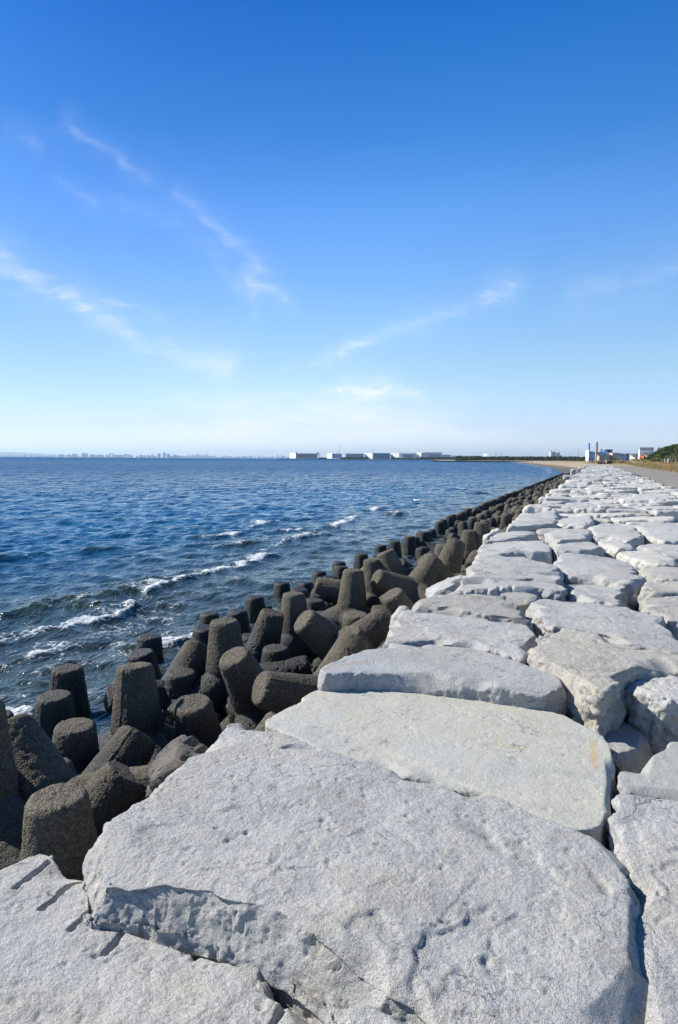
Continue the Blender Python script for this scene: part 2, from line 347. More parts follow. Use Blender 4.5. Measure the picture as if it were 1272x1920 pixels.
    for (a, b, r) in grooves:
        r = r*(1+.4*pnoise(w*26+3))
        a = np.array(a[:2]); b = np.array(b[:2]); ab = b-a; tt = np.clip(((w[:, :2]-a)@ab)/(ab@ab), 0, 1)
        dd = np.linalg.norm(w[:, :2]-a-tt[:, None]*ab, axis=1)
        v[:, 2] -= np.where(nn[:, 2] > .3, np.sqrt(np.clip(r*r-dd*dd, 0, None))*1.9, 0)
    setv(out, v); smooth(out); return out, c
SMALLCNT = [0]
ROCKS_XY = []
def rock(pix, z, label, mat=ROCK, thick=.65, group=None, tz=None, **kw):
    """pix: outline of the top traced in the photograph, carried down to its own height"""
    pts = [at(x, y, z if tz is None else tz) for x, y in pix]
    SMALLCNT[0] += 1
    c = sum((p for p in pts), Vector())/len(pts); dist = max(1.2, min(p.length for p in pts))
    kw.setdefault('vox', min(.05, max(.0075, dist*.0024))); kw.setdefault('seed', SMALLCNT[0])
    me, cc = rock_mesh(pts, z, thick=thick, **kw)
    o = link('armour_stone', me, mat); o.location = (cc[0], cc[1], 0)
    tag(o, label, 'boulder', group or 'granite armour stones paving the embankment')
    ROCKS_XY.append(np.array([(p.x, p.y) for p in pts]))
    return o
def seg(a, b, z=0): return at(*a, z), at(*b, z)

def sc_r1(w):
    """hollows and flake scars on the big front slab, in metres on the ground"""
    d = np.zeros(len(w))
    def scar(px, py, rx, ry, ang, dep):
        c = at(px, py, .02); x = w[:, 0]-c.x; y = w[:, 1]-c.y; ca, sa = cos(ang), sin(ang)
        X = (x*ca+y*sa)/rx; Y = (-x*sa+y*ca)/ry; q = np.sqrt(X*X+Y*Y) + .5*pnoise(np.column_stack([x*7, y*7, x*0+px])) + .25*pnoise(np.column_stack([x*19, y*19, x*0+px]))
        return -.6*dep*(1-sstep(q, .8, 1.0))*(1-.9*sstep(-Y, -.5, .8))
    for a in ((900, 1560, .16, .07, -.9, .022), (1000, 1640, .22, .10, -1.1, .02),
              (560, 1700, .20, .12, .3, .012), (860, 1790, .2, .13, 1.2, .022), (1120, 1660, .09, .04, -1.2, .022), (300, 1560, .12, .06, .7, .012),
              (760, 1580, .14, .04, -.6, .012), (700, 1760, .12, .09, .2, .018), (560, 1400, .11, .05, .1, .03), (1010, 1790, .22, .15, .8, .014),
              (930, 1860, .16, .11, .4, .02)): d += scar(*a)
    # the front of the slab rolls down
    pa, pb = at(160, 1640, 0), at(640, 1890, 0); n = np.array([pb.y-pa.y, -(pb.x-pa.x)]); n /= np.linalg.norm(n)
    e = (w[:, 0]-pa.x)*n[0] + (w[:, 1]-pa.y)*n[1]
    return d - .10*sstep(e, -.25, .03)
NB = 'bottom of the picture'
rock([(-160, 1730), (-40, 1655), (10, 1622), (75, 1592), (112, 1603), (150, 1635), (205, 1673), (268, 1705), (350, 1780), (420, 1800), (530, 1852), (640, 1915), (720, 2010), (640, 2300), (-500, 2500)], -.17,
     'grey stone with a row of four parallel drill grooves, bottom left corner', thick=.5, vox=.0068, rough=.9, chip=.02, terr=.8, fold=0,
     grooves=[(*seg((92, 1612), (30, 1663), -.17), .013), (*seg((152, 1640), (80, 1704), -.17), .014), (*seg((206, 1670), (134, 1746), -.17), .013), (*seg((268, 1702), (197, 1789), -.17), .015), (*seg((545, 1862), (505, 1935), -.17), .012)])
rock([(160, 1640), (190, 1572), (215, 1537), (300, 1457), (375, 1390), (432, 1343), (500, 1353), (590, 1387), (632, 1412), (740, 1432), (870, 1470), (925, 1480), (1010, 1522), (1090, 1557), (1168, 1590), (1180, 1680), (1194, 1800), (1206, 1925), (1212, 2080), (940, 2060), (840, 1940), (745, 1885), (655, 1822), (585, 1768), (500, 1716), (410, 1684), (320, 1668), (230, 1648)], .02,
     'biggest pale slab with chipped front edge, filling the foreground', vox=.0078, rough=.9, thick=.6, sculpt=sc_r1, chip=.03, tilt=(.01, -.02), terr=.8, flare=.115, fold=0, facet=.45)
rock([(640, 1925), (650, 1888), (690, 1863), (728, 1869), (748, 1902), (800, 1920), (860, 1980), (700, 2040)], .10, 'small pale stone wedged at the very front under the biggest slab', vox=.008, thick=.4)
rock([(490, 1352), (560, 1312), (585, 1292), (720, 1295), (870, 1300), (1000, 1322), (1070, 1345), (1128, 1374), (1152, 1402), (1148, 1470), (1135, 1540), (1090, 1550), (1000, 1520), (900, 1478), (780, 1450), (620, 1420)], .01,
     'smooth flat buff slab directly behind the biggest slab', ROCK2, rough=.32, chip=.014, thick=.6, terr=.5, facet=.6)
rock([(594, 1262), (612, 1243), (650, 1228), (697, 1213), (736, 1203), (812, 1205), (896, 1216), (952, 1231), (1008, 1247), (1040, 1260), (1068, 1281), (1036, 1296), (980, 1292), (879, 1277), (806, 1268), (672, 1259)], .135,
     'long slab with rough bluish front face and thin rust streak along its left edge', ROCK3, rough=.42, chip=.028, thick=.62, terr=.5, fold=.2)
rock([(716, 1200), (714, 1190), (733, 1165), (752, 1140), (800, 1138), (840, 1143), (920, 1152), (996, 1161), (1009, 1179), (1000, 1206), (978, 1234), (920, 1214), (800, 1198)], .10,
     'pale rough slab with short drill marks along its front edge', rough=1., thick=.55, chip=.03,
     grooves=[(*seg((x, y), (x+3, y+14), .15), .012) for x, y in ((788, 1193), (818, 1197), (848, 1203), (880, 1209), (908, 1214))])
rock([(768, 1140), (778, 1118), (806, 1107), (860, 1107), (930, 1113), (975, 1127), (994, 1141), (991, 1158), (900, 1150), (820, 1140)], .14, 'cream coloured rounded long stone behind the drill-marked slab', ROCKW, thick=.5, chip=.06)
rock([(733, 1150), (738, 1133), (760, 1126), (772, 1140), (760, 1160)], .02, 'small grey stone at the end of the cream long stone beside the tetrapods', thick=.5)
rock([(795, 1108), (815, 1078), (850, 1062), (872, 1072), (868, 1100), (850, 1116)], -.02, 'pale stone sloping down onto the tetrapods', tilt=(.35, 0), chip=.05)
rock([(987, 1127), (1019, 1117), (1069, 1121), (1175, 1132), (1229, 1155), (1280, 1190), (1330, 1225), (1246, 1212), (1175, 1200), (1122, 1184), (1062, 1176), (1030, 1170), (1000, 1150)], .10, 'broad bluish grey slab behind the cracked buff boulder', rough=1., thick=.6)
rock([(998, 1207), (1004, 1190), (1033, 1181), (1062, 1174), (1122, 1182), (1175, 1198), (1246, 1212), (1300, 1226), (1420, 1240), (1420, 1262), (1272, 1242), (1211, 1247), (1175, 1260), (1150, 1285), (1122, 1298), (1100, 1287), (1060, 1262), (1010, 1236)], .20, 'big cracked buff boulder with dark hollow under its right side', ROCKW, rough=1.0, thick=.8, chip=.04)
rock([(1176, 1288), (1182, 1270), (1200, 1262), (1300, 1259), (1420, 1262), (1440, 1330), (1290, 1312), (1215, 1302)], .12, 'blocky grey boulder with tall rough front at the right edge', thick=.7, rough=1.1, chip=.04)
rock([(1094, 1355), (1120, 1335), (1163, 1341), (1200, 1360), (1246, 1395), (1210, 1415), (1176, 1428), (1158, 1425), (1120, 1390)], -.10, 'small boulder half in shadow between the smooth slab and the blocky boulder', thick=.4, chip=.04)
rock([(1153, 1450), (1158, 1437), (1232, 1412), (1272, 1383), (1420, 1335), (1560, 1420), (1340, 1480), (1250, 1487), (1204, 1484), (1165, 1474)], .0, 'flat buff grey slab at the right edge behind the long right hand slab', ROCKS, rough=.5, chip=.015)
rock([(1160, 1478), (1176, 1478), (1205, 1492), (1250, 1492), (1272, 1480), (1420, 1440), (1700, 2000), (1640, 2400), (1216, 2200), (1207, 1925), (1200, 1800), (1184, 1660), (1170, 1580)], .0, 'long slab at the right edge across the narrow black gap', vox=.009, rough=1., chip=.018, facet=.5, fold=.3)
rock([(835, 1108), (863, 1093), (927, 1087), (1020, 1084), (1050, 1090), (1065, 1102), (1055, 1106), (1010, 1101), (935, 1106), (890, 1107), (860, 1112)], .10, 'low slab with a line of small drill dots along its front', grooves=[(*seg((x, y), (x+2, y+5), .10), .02) for x, y in ((868, 1106), (889, 1105), (914, 1103), (936, 1101), (959, 1100))])
rock([(932, 1112), (952, 1108), (1008, 1112), (1006, 1124), (985, 1130), (936, 1122)], .05, 'small buff wedge stone in front of the dotted slab', ROCKW)
rock([(866, 1080), (874, 1060), (891, 1041), (930, 1039), (990, 1041), (1030, 1050), (1052, 1063), (1058, 1076), (1040, 1086), (990, 1080), (930, 1086)], .16, 'rounded pale slab with pitted front between dotted slab and tapering slab', rough=1.2, chip=.05)
rock([(893, 1034), (900, 1022), (919, 1013), (960, 1008), (1022, 1005), (1034, 1022), (1036, 1033), (962, 1032), (910, 1036)], .16, 'tapering slab with squared front on the seaward edge', chip=.02)
rock([(1033, 1055), (1047, 1040), (1090, 1034), (1125, 1030), (1175, 1041), (1200, 1062), (1207, 1078), (1204, 1093), (1165, 1090), (1110, 1078), (1062, 1074)], .08, 'wide pale slab in the middle of the embankment with deep gap on its right')
rock([(1047, 1095), (1062, 1077), (1110, 1080), (1168, 1092), (1176, 1128), (1160, 1134), (1083, 1122), (1066, 1106)], .02, 'mid embankment slab with stepped flaking on its right side', rough=1.3)
rock([(1205, 1100), (1210, 1090), (1232, 1087), (1300, 1088), (1420, 1098), (1410, 1112), (1272, 1108), (1225, 1106)], .05, 'narrow buff stone behind the buff boulder at the right edge', ROCKW)
rock([(1197, 1134), (1203, 1118), (1214, 1109), (1300, 1111), (1410, 1120), (1420, 1170), (1290, 1165), (1253, 1163), (1225, 1148)], .08, 'buff boulder at the right edge with a dark brown hollow below', ROCKW, rough=1.2)
rock([(1198, 1060), (1214, 1055), (1300, 1060), (1420, 1068), (1420, 1092), (1290, 1086), (1239, 1084), (1208, 1072)], .05, 'cream slab at the right edge right of the deep gap', ROCKW)
rock([(1154, 1032), (1170, 1029), (1215, 1030), (1246, 1036), (1268, 1048), (1264, 1058), (1211, 1054), (1175, 1042)], .08, 'flat pale slab with ragged right end')
rock([(1037, 1031), (1047, 1017), (1101, 1011), (1133, 1023), (1122, 1031), (1069, 1034), (1045, 1038)], .12, 'squarish pale slab behind the wide middle slab')
rock([(1122, 1013), (1161, 1011), (1191, 1020), (1190, 1027), (1150, 1029), (1136, 1022)], .09, 'small flat slab with dark front lip')
rock([(1195, 1018), (1214, 1011), (1300, 1016), (1400, 1022), (1400, 1040), (1290, 1038), (1246, 1036), (1215, 1030)], .08, 'long slab reaching the right edge above the ragged slab')
rock([(910, 1010), (927, 998), (960, 990), (1005, 986), (1010, 1000), (990, 1005), (940, 1010)], .16, 'bright white wedge slab on the seaward edge', tilt=(.03, 0))
rock([(1005, 1000), (1010, 988), (1076, 986), (1072, 994), (1030, 1002)], .08, 'boxy stone with brown stained front', ROCKW)
rock([(1024, 998), (1040, 993), (1111, 990), (1114, 997), (1095, 1008), (1040, 1011)], .13, 'flat white slab beside the bright wedge slab')
rock([(1104, 986), (1140, 975), (1193, 987), (1207, 998), (1204, 1006), (1179, 1011), (1150, 1006), (1108, 1001)], .12, 'broad grey slab with a dark square notch in front')
rock([(1191, 985), (1211, 979), (1290, 975), (1390, 985), (1390, 1012), (1290, 1012), (1239, 1010), (1211, 999)], .10, 'wide slab at the right edge behind the notched slab')
rock([(951, 986), (962, 976), (973, 966), (1044, 954), (1047, 971), (1040, 980), (985, 984)], .16, 'white slab with sharp upright right edge on the seaward edge', chip=.015)
rock([(1045, 974), (1070, 968), (1111, 965), (1116, 975), (1102, 983), (1048, 980)], .13, 'low boxy slab right of the sharp edged white slab')
rock([(283, 1420), (290, 1392), (315, 1370), (350, 1366), (372, 1384), (352, 1420), (318, 1444)], -.22, 'small rough brown boulder wedged among the tetrapods beside the biggest slab', ROCKB, thick=.3, chip=.06, rough=1.6, group='lone brown boulder')
rock([(905, 1003), (918, 990), (936, 984), (938, 994), (925, 1004)], -.05, 'pale lump of stone fallen against the tetrapods', tilt=(.3, 0), chip=.05)

# courses of stone beyond and beside the traced ones
def inside_any(p):
    for Q in ROCKS_XY[:]:
        x, y = p; c = False
        for a, b in zip(Q, np.roll(Q, -1, 0)):
            if (a[1] > y) != (b[1] > y) and x < (b[0]-a[0])*(y-a[1])/(b[1]-a[1]+1e-12)+a[0]: c = not c
        if c: return True
        if np.min(np.linalg.norm(Q-np.array(p), axis=1)) < .22: return True
    return False
proc = []
def courses(y0, y1, xa, xb, rnd):
    y = y0; prev = None
    def line(yb): return (yb, rnd.uniform(0, 100), rnd.uniform(.06, .16))
    def ev(l, x): return l[0] + l[2]*(sin(x*1.3+l[1]) + .6*sin(x*2.9+l[1]*2.3))
    cur = line(y)
    while y < y1:
        y += rnd.uniform(.55, 1.15) if y < 60 else rnd.uniform(.7, 1.3)
        nxt = line(y); x = xa + rnd.uniform(-.25, .2); sl0 = 0
        while x < xb-.3:
            w = rnd.uniform(.65, 1.75)*(1 if y < 70 else 1.25); x1 = x+w
            if x1 > xb-.55: x1 = xb + rnd.uniform(-.1, .1)
            sl = rnd.uniform(-.16, .16); g = rnd.uniform(.008, .032)
            lo = lambda xx: ev(cur, xx)+g; hi = lambda xx: ev(nxt, xx)-g
            P = [(x+g-sl0, lo(x)), ((x+x1)/2, lo((x+x1)/2)), (x1-g-sl, lo(x1)), (x1-g, (lo(x1)+hi(x1))/2+rnd.uniform(-.05, .05)), (x1-g+sl, hi(x1)), ((x+x1)/2+rnd.uniform(-.1, .1), hi((x+x1)/2)), (x+g+sl0, hi(x)), (x+g, (lo(x)+hi(x))/2)]
            if rnd.random() < .55:
                k = rnd.choice((0, 2, 4, 6)); q = P[k]; c = (sum(p[0] for p in P)/8, sum(p[1] for p in P)/8); f = rnd.uniform(.1, .3)
                P[k] = (q[0]+(c[0]-q[0])*f, q[1]+(c[1]-q[1])*f)
            proc.append((P, rnd.gauss(.04, .055), (rnd.gauss(0, .03), rnd.gauss(0, .035))))
            x = x1; sl0 = sl
        cur = nxt
courses(1.0, 232, -1.95, 4.15, random.Random(5))
near, farl = [], []
for P, z, tl in proc:
    c = (sum(p[0] for p in P)/8, sum(p[1] for p in P)/8); px, py = pj((c[0], c[1], z))
    if c[1] < 27 and (inside_any(c) or any(inside_any(p) for p in P[::2]) and (-200 < px < 1330 and py > 990)): continue
    if px < 600 and c[1] < 12: continue
    near.append((c, P, z, tl)) if len(near) < 252 else farl.append((c, P, z, tl))
def zone(c):
    a = 'seaward' if c[0] < -.6 else ('landward' if c[0] > 2.6 else 'middle')
    return a
for i, (c, P, z, tl) in enumerate(near):
    dist = sqrt(c[0]**2+c[1]**2)
    if dist < 13:   chipv, rv = .035, 1.
    else:           chipv, rv = .022, .9
    mt = ROCKW if random.random() < .10 else ROCK
    me, cc = rock_mesh(P, z, tilt=tl, thick=.55, vox=min(.06, max(.014, dist*.0018)), sm=0 if dist > 13 else 1, seed=200+i, chip=chipv, rough=rv)
    o = link('armour_stone', me, mt); o.location = (cc[0], cc[1], 0)
    far_w = 'just beyond the nearest slabs' if dist < 18 else 'nearer stretch' if dist < 23 else 'middle stretch' if dist < 28 else 'well along' if dist < 35 else 'where stones look thin' if dist < 42 else 'where single stones blur'
    w_ = max(p[0] for p in P)-min(p[0] for p in P); shp = ('long' if w_ > 1.5 else 'stubby' if w_ < .95 else 'middling') + (' raised' if z > .08 else ' sunken' if z < 0 else '')
    side_w = {'seaward': 'on the tetrapod side', 'middle': 'mid paving', 'landward': 'on the path side'}[zone(c)]
    tone = 'buff' if mt is ROCKW else 'pale grey'
    tag(o, f'{shp} {tone} stone {side_w}, {far_w}', 'boulder', 'granite armour stones paving the embankment')
# rubble in the joints
def rubble():
    r2 = random.Random(44); bm = bmesh.new(); bmesh.ops.create_icosphere(bm, subdivisions=1, radius=1); bm.verts.ensure_lookup_table()
    bv = np.array([v.co[:] for v in bm.verts]); bf = [[v.index for v in f.verts] for f in bm.faces]; bm.free(); V = []; Fc = []
    for k in range(2600):
        y = 1.5 + 26*r2.random()**1.3; x = r2.uniform(-1.9, 4.2); s_ = r2.uniform(.02, .09); z = r2.uniform(-.62, -.30)
        q = Quaternion((r2.gauss(0, 1), r2.gauss(0, 1), r2.gauss(0, 1), r2.gauss(0, 1))).normalized().to_matrix(); sc_ = np.array([s_, s_*r2.uniform(.6, 1), s_*r2.uniform(.4, .8)])
        j = bv*(1+RS.uniform(-.18, .18, (len(bv), 1)))*sc_; b = len(V); V += (j @ np.array(q).T + np.array([x, y, z])).tolist(); Fc += [[b+i for i in f] for f in bf]
    me = bpy.data.meshes.new('rubble'); me.from_pydata(V, [], Fc); me.update(); return me
tag(link('rubble', rubble(), ROCKW), 'small broken rubble lying in the joints between the armour stones', 'rubble', None, 'stuff')
# the rest of the paving
def cheap_rocks(items):
    V = []; Fc = []; rnd = random.Random(3)
    for c, P, z, tl in items:
        Q = []
        for a, b in zip(P, P[1:]+P[:1]):
            for k in range(2):
                t = k/2; Q.append((a[0]+(b[0]-a[0])*t + rnd.uniform(-.04, .04), a[1]+(b[1]-a[1])*t + rnd.uniform(-.04, .04)))
        n = len(Q); b0 = len(V)
        zz = lambda x, y: z + tl[0]*(x-c[0]) + tl[1]*(y-c[1])
        for f, dz in ((1., -.6), (1.0, -.07), (.93, -.01), (.5, .015)):
            for x, y in Q:
                X = c[0]+(x-c[0])*f; Y = c[1]+(y-c[1])*f; V.append((X, Y, zz(X, Y)+dz+(rnd.uniform(-.02, .02) if dz > -.5 else 0)))
        V.append((c[0], c[1], z+.02+rnd.uniform(-.02, .02)))
        for r in range(3):
            for k in range(n): Fc.append((b0+r*n+k, b0+r*n+(k+1) % n, b0+(r+1)*n+(k+1) % n, b0+(r+1)*n+k))
        for k in range(n): Fc.append((b0+3*n+k, b0+3*n+(k+1) % n, b0+4*n))
    me = bpy.data.meshes.new('far_rocks'); me.from_pydata(V, [], Fc); me.update()
    return me
fr = link('armour_stone_paving', cheap_rocks(farl), ROCK)
tag(fr, 'mass of pale armour stones paving the far length of the embankment', 'boulders', None, 'stuff')

# ------------------------------------------------------------------ tetrapods
LEG = .74
def tetra_mesh(vox, seed, fine):
    dirs = [Vector((0, 0, 1))] + [Vector((cos(a)*.9428, sin(a)*.9428, -1/3)) for a in (0, 2*pi/3, 4*pi/3)]
    mb = MB()
    for d in dirs:
        q = d.to_track_quat('Z', 'Y'); n = 40; prof = [(-.14, .235), (.20, .235), (LEG-.035, .166), (LEG-.008, .150), (LEG, .138)]
        vs = []; fs = []
        for h, r in prof:
            for k in range(n): vs.append(q @ Vector((r*cos(2*pi*k/n), r*sin(2*pi*k/n), h)))
        for j in range(len(prof)-1):
            for k in range(n): fs.append((j*n+k, j*n+(k+1) % n, (j+1)*n+(k+1) % n, (j+1)*n+k))
        fs.append(tuple(range(n-1, -1, -1))); fs.append(tuple(range((len(prof)-1)*n, len(prof)*n)))
        mb.add(vs, fs)
    me = mb.mesh('t'); out = remesh(me, vox, 2 if vox < .03 else 1); v = getv(out); nn = getn(out); s = v+seed*7.7
    d = .006*fbm(s, .35, 2)
    if fine:
        d += .0035*fbm(s, .05, 3); d -= np.clip(fbm(s+30, .045, 2)-.5, 0, 1)*.03
        # casting seams: ridges in three vertical planes
        for a in (pi/3, pi, -pi/3):
            e = np.abs(-sin(a)*v[:, 0]+cos(a)*v[:, 1]); on = (cos(a)*v[:, 0]+sin(a)*v[:, 1] > 0)
            d += np.where(on, .007*np.exp(-(e/.006)**2), 0)
    setv(out, v+nn*d[:, None]); smooth(out); out.materials.append(CONC); return out
T_HI = [tetra_mesh(.0105, k, True) for k in (1, 2)]
T_MD = [tetra_mesh(.026, k, True) for k in (3, 4)]
T_LO = [tetra_mesh(.06, k, False) for k in (5,)]
TPC = []
TG = 'concrete tetrapods heaped between the stones and the sea'
def tetra(tip, d, tw, me, label, name='tetrapod'):
    d = d.normalized(); q = d.to_track_quat('Z', 'Y') @ Quaternion((0, 0, 1), tw)
    o = bpy.data.objects.new(name, me); COL.objects.link(o); o.rotation_mode = 'QUATERNION'; o.rotation_quaternion = q; o.location = tip - d*LEG
    TPC.append(o.location.copy()); return tag(o, label, 'tetrapod', TG)
HAND = [  # centre of the leg's end face in the photo, its width there, direction (right, toward, up), twist, label
 (126, 1252, 57, (0, 0, 1), .3, 'dark upright tetrapod head standing alone against the water, far left'),
 (102, 1303, 64, (0, .05, 1), 1.2, 'upright tetrapod head just below the far left outer one'),
 (95, 1356, 57, (-.5, .3, .8), .2, 'leaning leg between two upright heads at far left'),
 (141, 1359, 76, (.05, .05, 1), .9, 'broad upright tetrapod head with wet top left of the tallest one'),
 (253, 1247, 68, (-.05, -.1, 1), 1.75, 'tallest upright tetrapod beside the gap showing green water'),
 (281, 1192, 45, (.06, 0, 1), .4, 'slim dark upright tetrapod at the water line behind the tallest one'),
 (264, 1223, 49, (-.1, .1, 1), 2., 'short tetrapod head half hidden behind the tallest one'),
 (340, 1259, 56, (.03, .05, 1), .5, 'upright tetrapod head right of the tallest one'),
 (362, 1318, 70, (-.1, .25, 1), 1.1, 'tetrapod head with sunlit cap above the brown boulder'),
 (203, 1306, 58, (-.75, .45, .25), .4, 'purplish round leg end pointing at the sea left of the tallest tetrapod'),
 (262, 1376, 76, (.35, -.5, .6), .5, 'thick leg rising toward the camera below the tallest tetrapod'),
 (88, 1440, 86, (-.25, .1, 1), 2.2, 'tetrapod head with slanted sunlit top at left, behind the nearest one'),
 (108, 1492, 112, (0, .04, 1), .75, 'nearest tetrapod head, lower left, with glittering top'),
 (300, 1478, 90, (.9, -.1, .22), .2, 'horizontal tetrapod leg running under the biggest slab'),
 (-48, 1318, 98, (0, 0, 1), .8, 'dark tetrapod cut off by the left edge, tallest there'),
 (-62, 1585, 92, (-.8, -.2, .1), .3, 'low leg crossing the left edge below the dark cut off tetrapod'),
 (300, 1350, 60, (.3, .2, .5), .3, 'dark leg end behind the brown boulder'),
 (452, 1358, 60, (.4, .1, .6), .3, 'domed leg just showing behind the point of the biggest slab'),
 (175, 1490, 70, (.2, .3, .6), .3, 'leg in the dark gap right of the nearest head'),
 (428, 1315, 56, (-.25, .95, .1), .3, 'leg with round end facing the camera beside the slanting dark leg'),
 (438, 1230, 62, (-.3, .35, .85), .9, 'stubby leg with domed top in front of the seamed upright tetrapod'),
 (421, 1163, 55, (-.03, 0, 1), 1.3, 'upright tetrapod with flat dark side face left of the middle'),
 (393, 1149, 36, (0, 0, 1), .2, 'outermost small dark head left of the flat sided tetrapod'),
 (384, 1176, 42, (.05, .1, 1), .9, 'narrow leg tucked behind the flat sided tetrapod'),
 (478, 1118, 35, (0, 0, 1), .6, 'outer head standing in the water, first of a close pair'),
 (495, 1134, 34, (.12, 0, 1), 1.6, 'smaller head leaning beside the close pair at the water'),
 (512, 1148, 46, (.28, .05, 1), .3, 'dark domed head leaning right behind the seamed tetrapod'),
 (529, 1092, 30, (0, 0, 1), .1, 'slim outer head in the water with a pale foot'),
 (562, 1104, 33, (.1, .1, 1), 1.9, 'low dark head behind the tall seamed tetrapod'),
 (552, 1112, 43, (0, -.02, 1), 1.05, 'tall light upright tetrapod with a vertical casting seam'),
 (568, 1162, 53, (-.62, .3, .6), .45, 'slanting leg with rough stony face leaning toward the sea'),
 (517, 1214, 50, (0, .05, 1), .8, 'dark fronted upright head below the seamed tetrapod'),
 (486, 1290, 68, (-.8, .42, .35), .25, 'large dark leg with sunlit left end just behind the smooth slab'),
 (652, 1187, 54, (-.35, .3, .8), 1.0, 'leaning head touching the long rust streaked slab'),
 (668, 1151, 47, (0, .1, 1), .4, 'short upright head in shade below the wide humped tetrapod'),
 (590, 1124, 38, (.1, 0, 1), .9, 'shaded head right of the seamed tetrapod'),
 (599, 1071, 27, (0, 0, 1), .3, 'small outer head at the water, left of the tall pale one'),
 (619, 1081, 28, (.05, .05, 1), 1.3, 'small dark head just inside the outer row, left of the tall pale one'),
 (602, 1108, 36, (.1, .35, .9), .6, 'shadowed hump left of the wide humped tetrapod'),
 (663, 1068, 40, (.03, -.05, 1), .35, 'tall pale tetrapod standing on a wide humped leg'),
 (700, 1136, 38, (.35, .9, -.02), .7, 'leg with shaded round end facing the camera right of the hump'),
 (699, 1048, 37, (-.1, 0, 1), 1.4, 'upright head with a sunlit face beside the leaning pair'),
 (735, 1113, 45, (-.42, .2, .8), .2, 'leaning head beside the cream long stone'),
 (722, 1034, 37, (-.35, -.1, .9), 1.2, 'thick leg leaning back toward the sea above the tumbled middle'),
 (772, 1078, 37, (0, .05, 1), .7, 'low flat topped head with a leg running under it'),
 (704, 1084, 40, (-.85, .3, .4), .5, 'reclining leg pointing at the sea in the tumbled middle'),
 (636, 1053, 25, (0, 0, 1), .5, 'outer row head by the water, left of two tall shaded ones'),
 (678, 1038, 25, (0, 0, 1), 1., 'outer row head with sloping cap beside the water'),
 (714, 1022, 22, (0, 0, 1), .2, 'slender outer row head, left of the dark close trio'),
 (740, 1014, 22, (0, 0, 1), 1.6, 'dark outer row head, first of the close trio'),
 (768, 1005, 21, (0, 0, 1), .6, 'dark outer row head, tallest of the close trio'),
 (795, 997, 19, (0, 0, 1), .9, 'dark outer row head, last of the close trio'),
 (797, 1046, 38, (-.5, .2, .7), .8, 'leaning head sunlit on top right of the tumbled middle'),
 (858, 1014, 36, (.35, -.25, .85), .3, 'long leg leaning landward against the pale stones'),
 (832, 1021, 27, (.1, .1, 1), 1.1, 'slanting leg left of the long landward leaning one'),
 (881, 994, 27, (0, 0, 1), .4, 'sunlit upright head near the bright wedge slab'),
 (904, 979, 27, (0, 0, 1), 1.4, 'sunlit flat topped head behind the one near the bright wedge slab')]
for px, py, w, dv, tw, lb in HAND:
    D = 1250*.335/w; tip = atd(px, py, D)
    d = R0*dv[0] - F0*dv[1] + UZ*dv[2]
    if d.normalized().z < .9:      # settle the other three legs low and away from view
        best = None
        for kk in range(24):
            q = d.normalized().to_track_quat('Z', 'Y') @ Quaternion((0, 0, 1), kk*pi/36)
            v = max((q @ Vector((cos(a)*.9428, sin(a)*.9428, -1/3))).dot(UZ*.8-F0*.6) for a in (0, 2*pi/3, 4*pi/3))
            if best is None or v < best: best, tw = v, kk*pi/36
    tetra(tip, d, tw, T_HI[len(TPC) % 2] if D < 9.5 else T_MD[len(TPC) % 2], lb)
rnd = random.Random(21)
def bearing(o): return 0
cnt = 0; farT = []
rows = [(-5.45, -.70, .95, 0), (-4.95, -.98, .95, .5), (-4.35, -.62, 1.0, .2), (-3.65, -.60, 1.05, .6), (-3.0, -.38, 1.05, 0.1), (-2.45, -.28, 1.1, .55)]
for ri, (X, zt, sp, ph) in enumerate(rows):
    y = 1.0 + ph*sp
    while y < 128:
        x = X + rnd.uniform(-.07, .07)*(1 if ri < 2 else 2.2); z = zt + rnd.uniform(-.05, .05)*(1 if ri < 2 else 2.5)
        if ri < 2: d = Vector((rnd.uniform(-.06, .06), rnd.uniform(-.06, .06), 1)); tw = .5 + rnd.uniform(-.15, .15)
        else:
            r_ = rnd.random()
            if r_ < .45: d = Vector((rnd.uniform(-.2, .2), rnd.uniform(-.2, .2), 1))
            elif r_ < .8: d = Vector((rnd.uniform(.2, .8), rnd.uniform(.0, .9), rnd.uniform(.5, .9)))
            else: d = Vector((rnd.uniform(-.9, -.3), rnd.uniform(-.9, -.1), rnd.uniform(.3, .8)))
            tw = rnd.uniform(0, 2)
        d.normalize(); tip = Vector((x, y, z)) if ri < 2 else Vector((x, y, z)) + Vector((d.x*.35, d.y*.35, (d.z-1)*.35))
        ctr = tip-d*LEG
        px, py = pj(tip); ok = True
        lim = .53 if y < 21 else .1
        if y < 24 and any((ctr-c).length < lim for c in TPC[:len(HAND)]): ok = False
        if y < 24 and ok and -40 < px < 950:
            # do not stand in front of the traced heads
            tip.z -= .2; 
            if ri >= 2: tip.z -= .12
        if ok:
            if y < 44:
                near_w = 'among the nearest' if y < 11 else 'just past the nearest' if y < 16 else 'nearer part of the line' if y < 21 else 'middle of the line' if y < 27 else 'past the middle' if y < 35 else 'where heads begin to merge'
                rw = ('in the straight outer row at the water', 'in the second row from the water', 'in the third row from the water', 'in the jumbled middle of the heap', 'in the row next to the stones', 'half under the stones')[ri]
                st = ('upright' if d.z > .93 else ('landward leaning' if d.x > .2 else 'seaward leaning' if d.x < -.2 else 'tilted')) + (' low' if z < zt-.03 else ' tall' if z > zt+.03 else '')
                tetra(tip, d, tw, T_HI[0] if (tip-Vector((0, 0, EYE))).length < 8 else (T_MD[cnt % 2] if y < 22 else T_LO[0]), f'{st} tetrapod {rw}, {near_w}'); cnt += 1
            else: farT.append((tip-d*LEG, d.to_track_quat('Z', 'Y') @ Quaternion((0, 0, 1), tw)))
        y += sp*rnd.uniform(.96, 1.04)
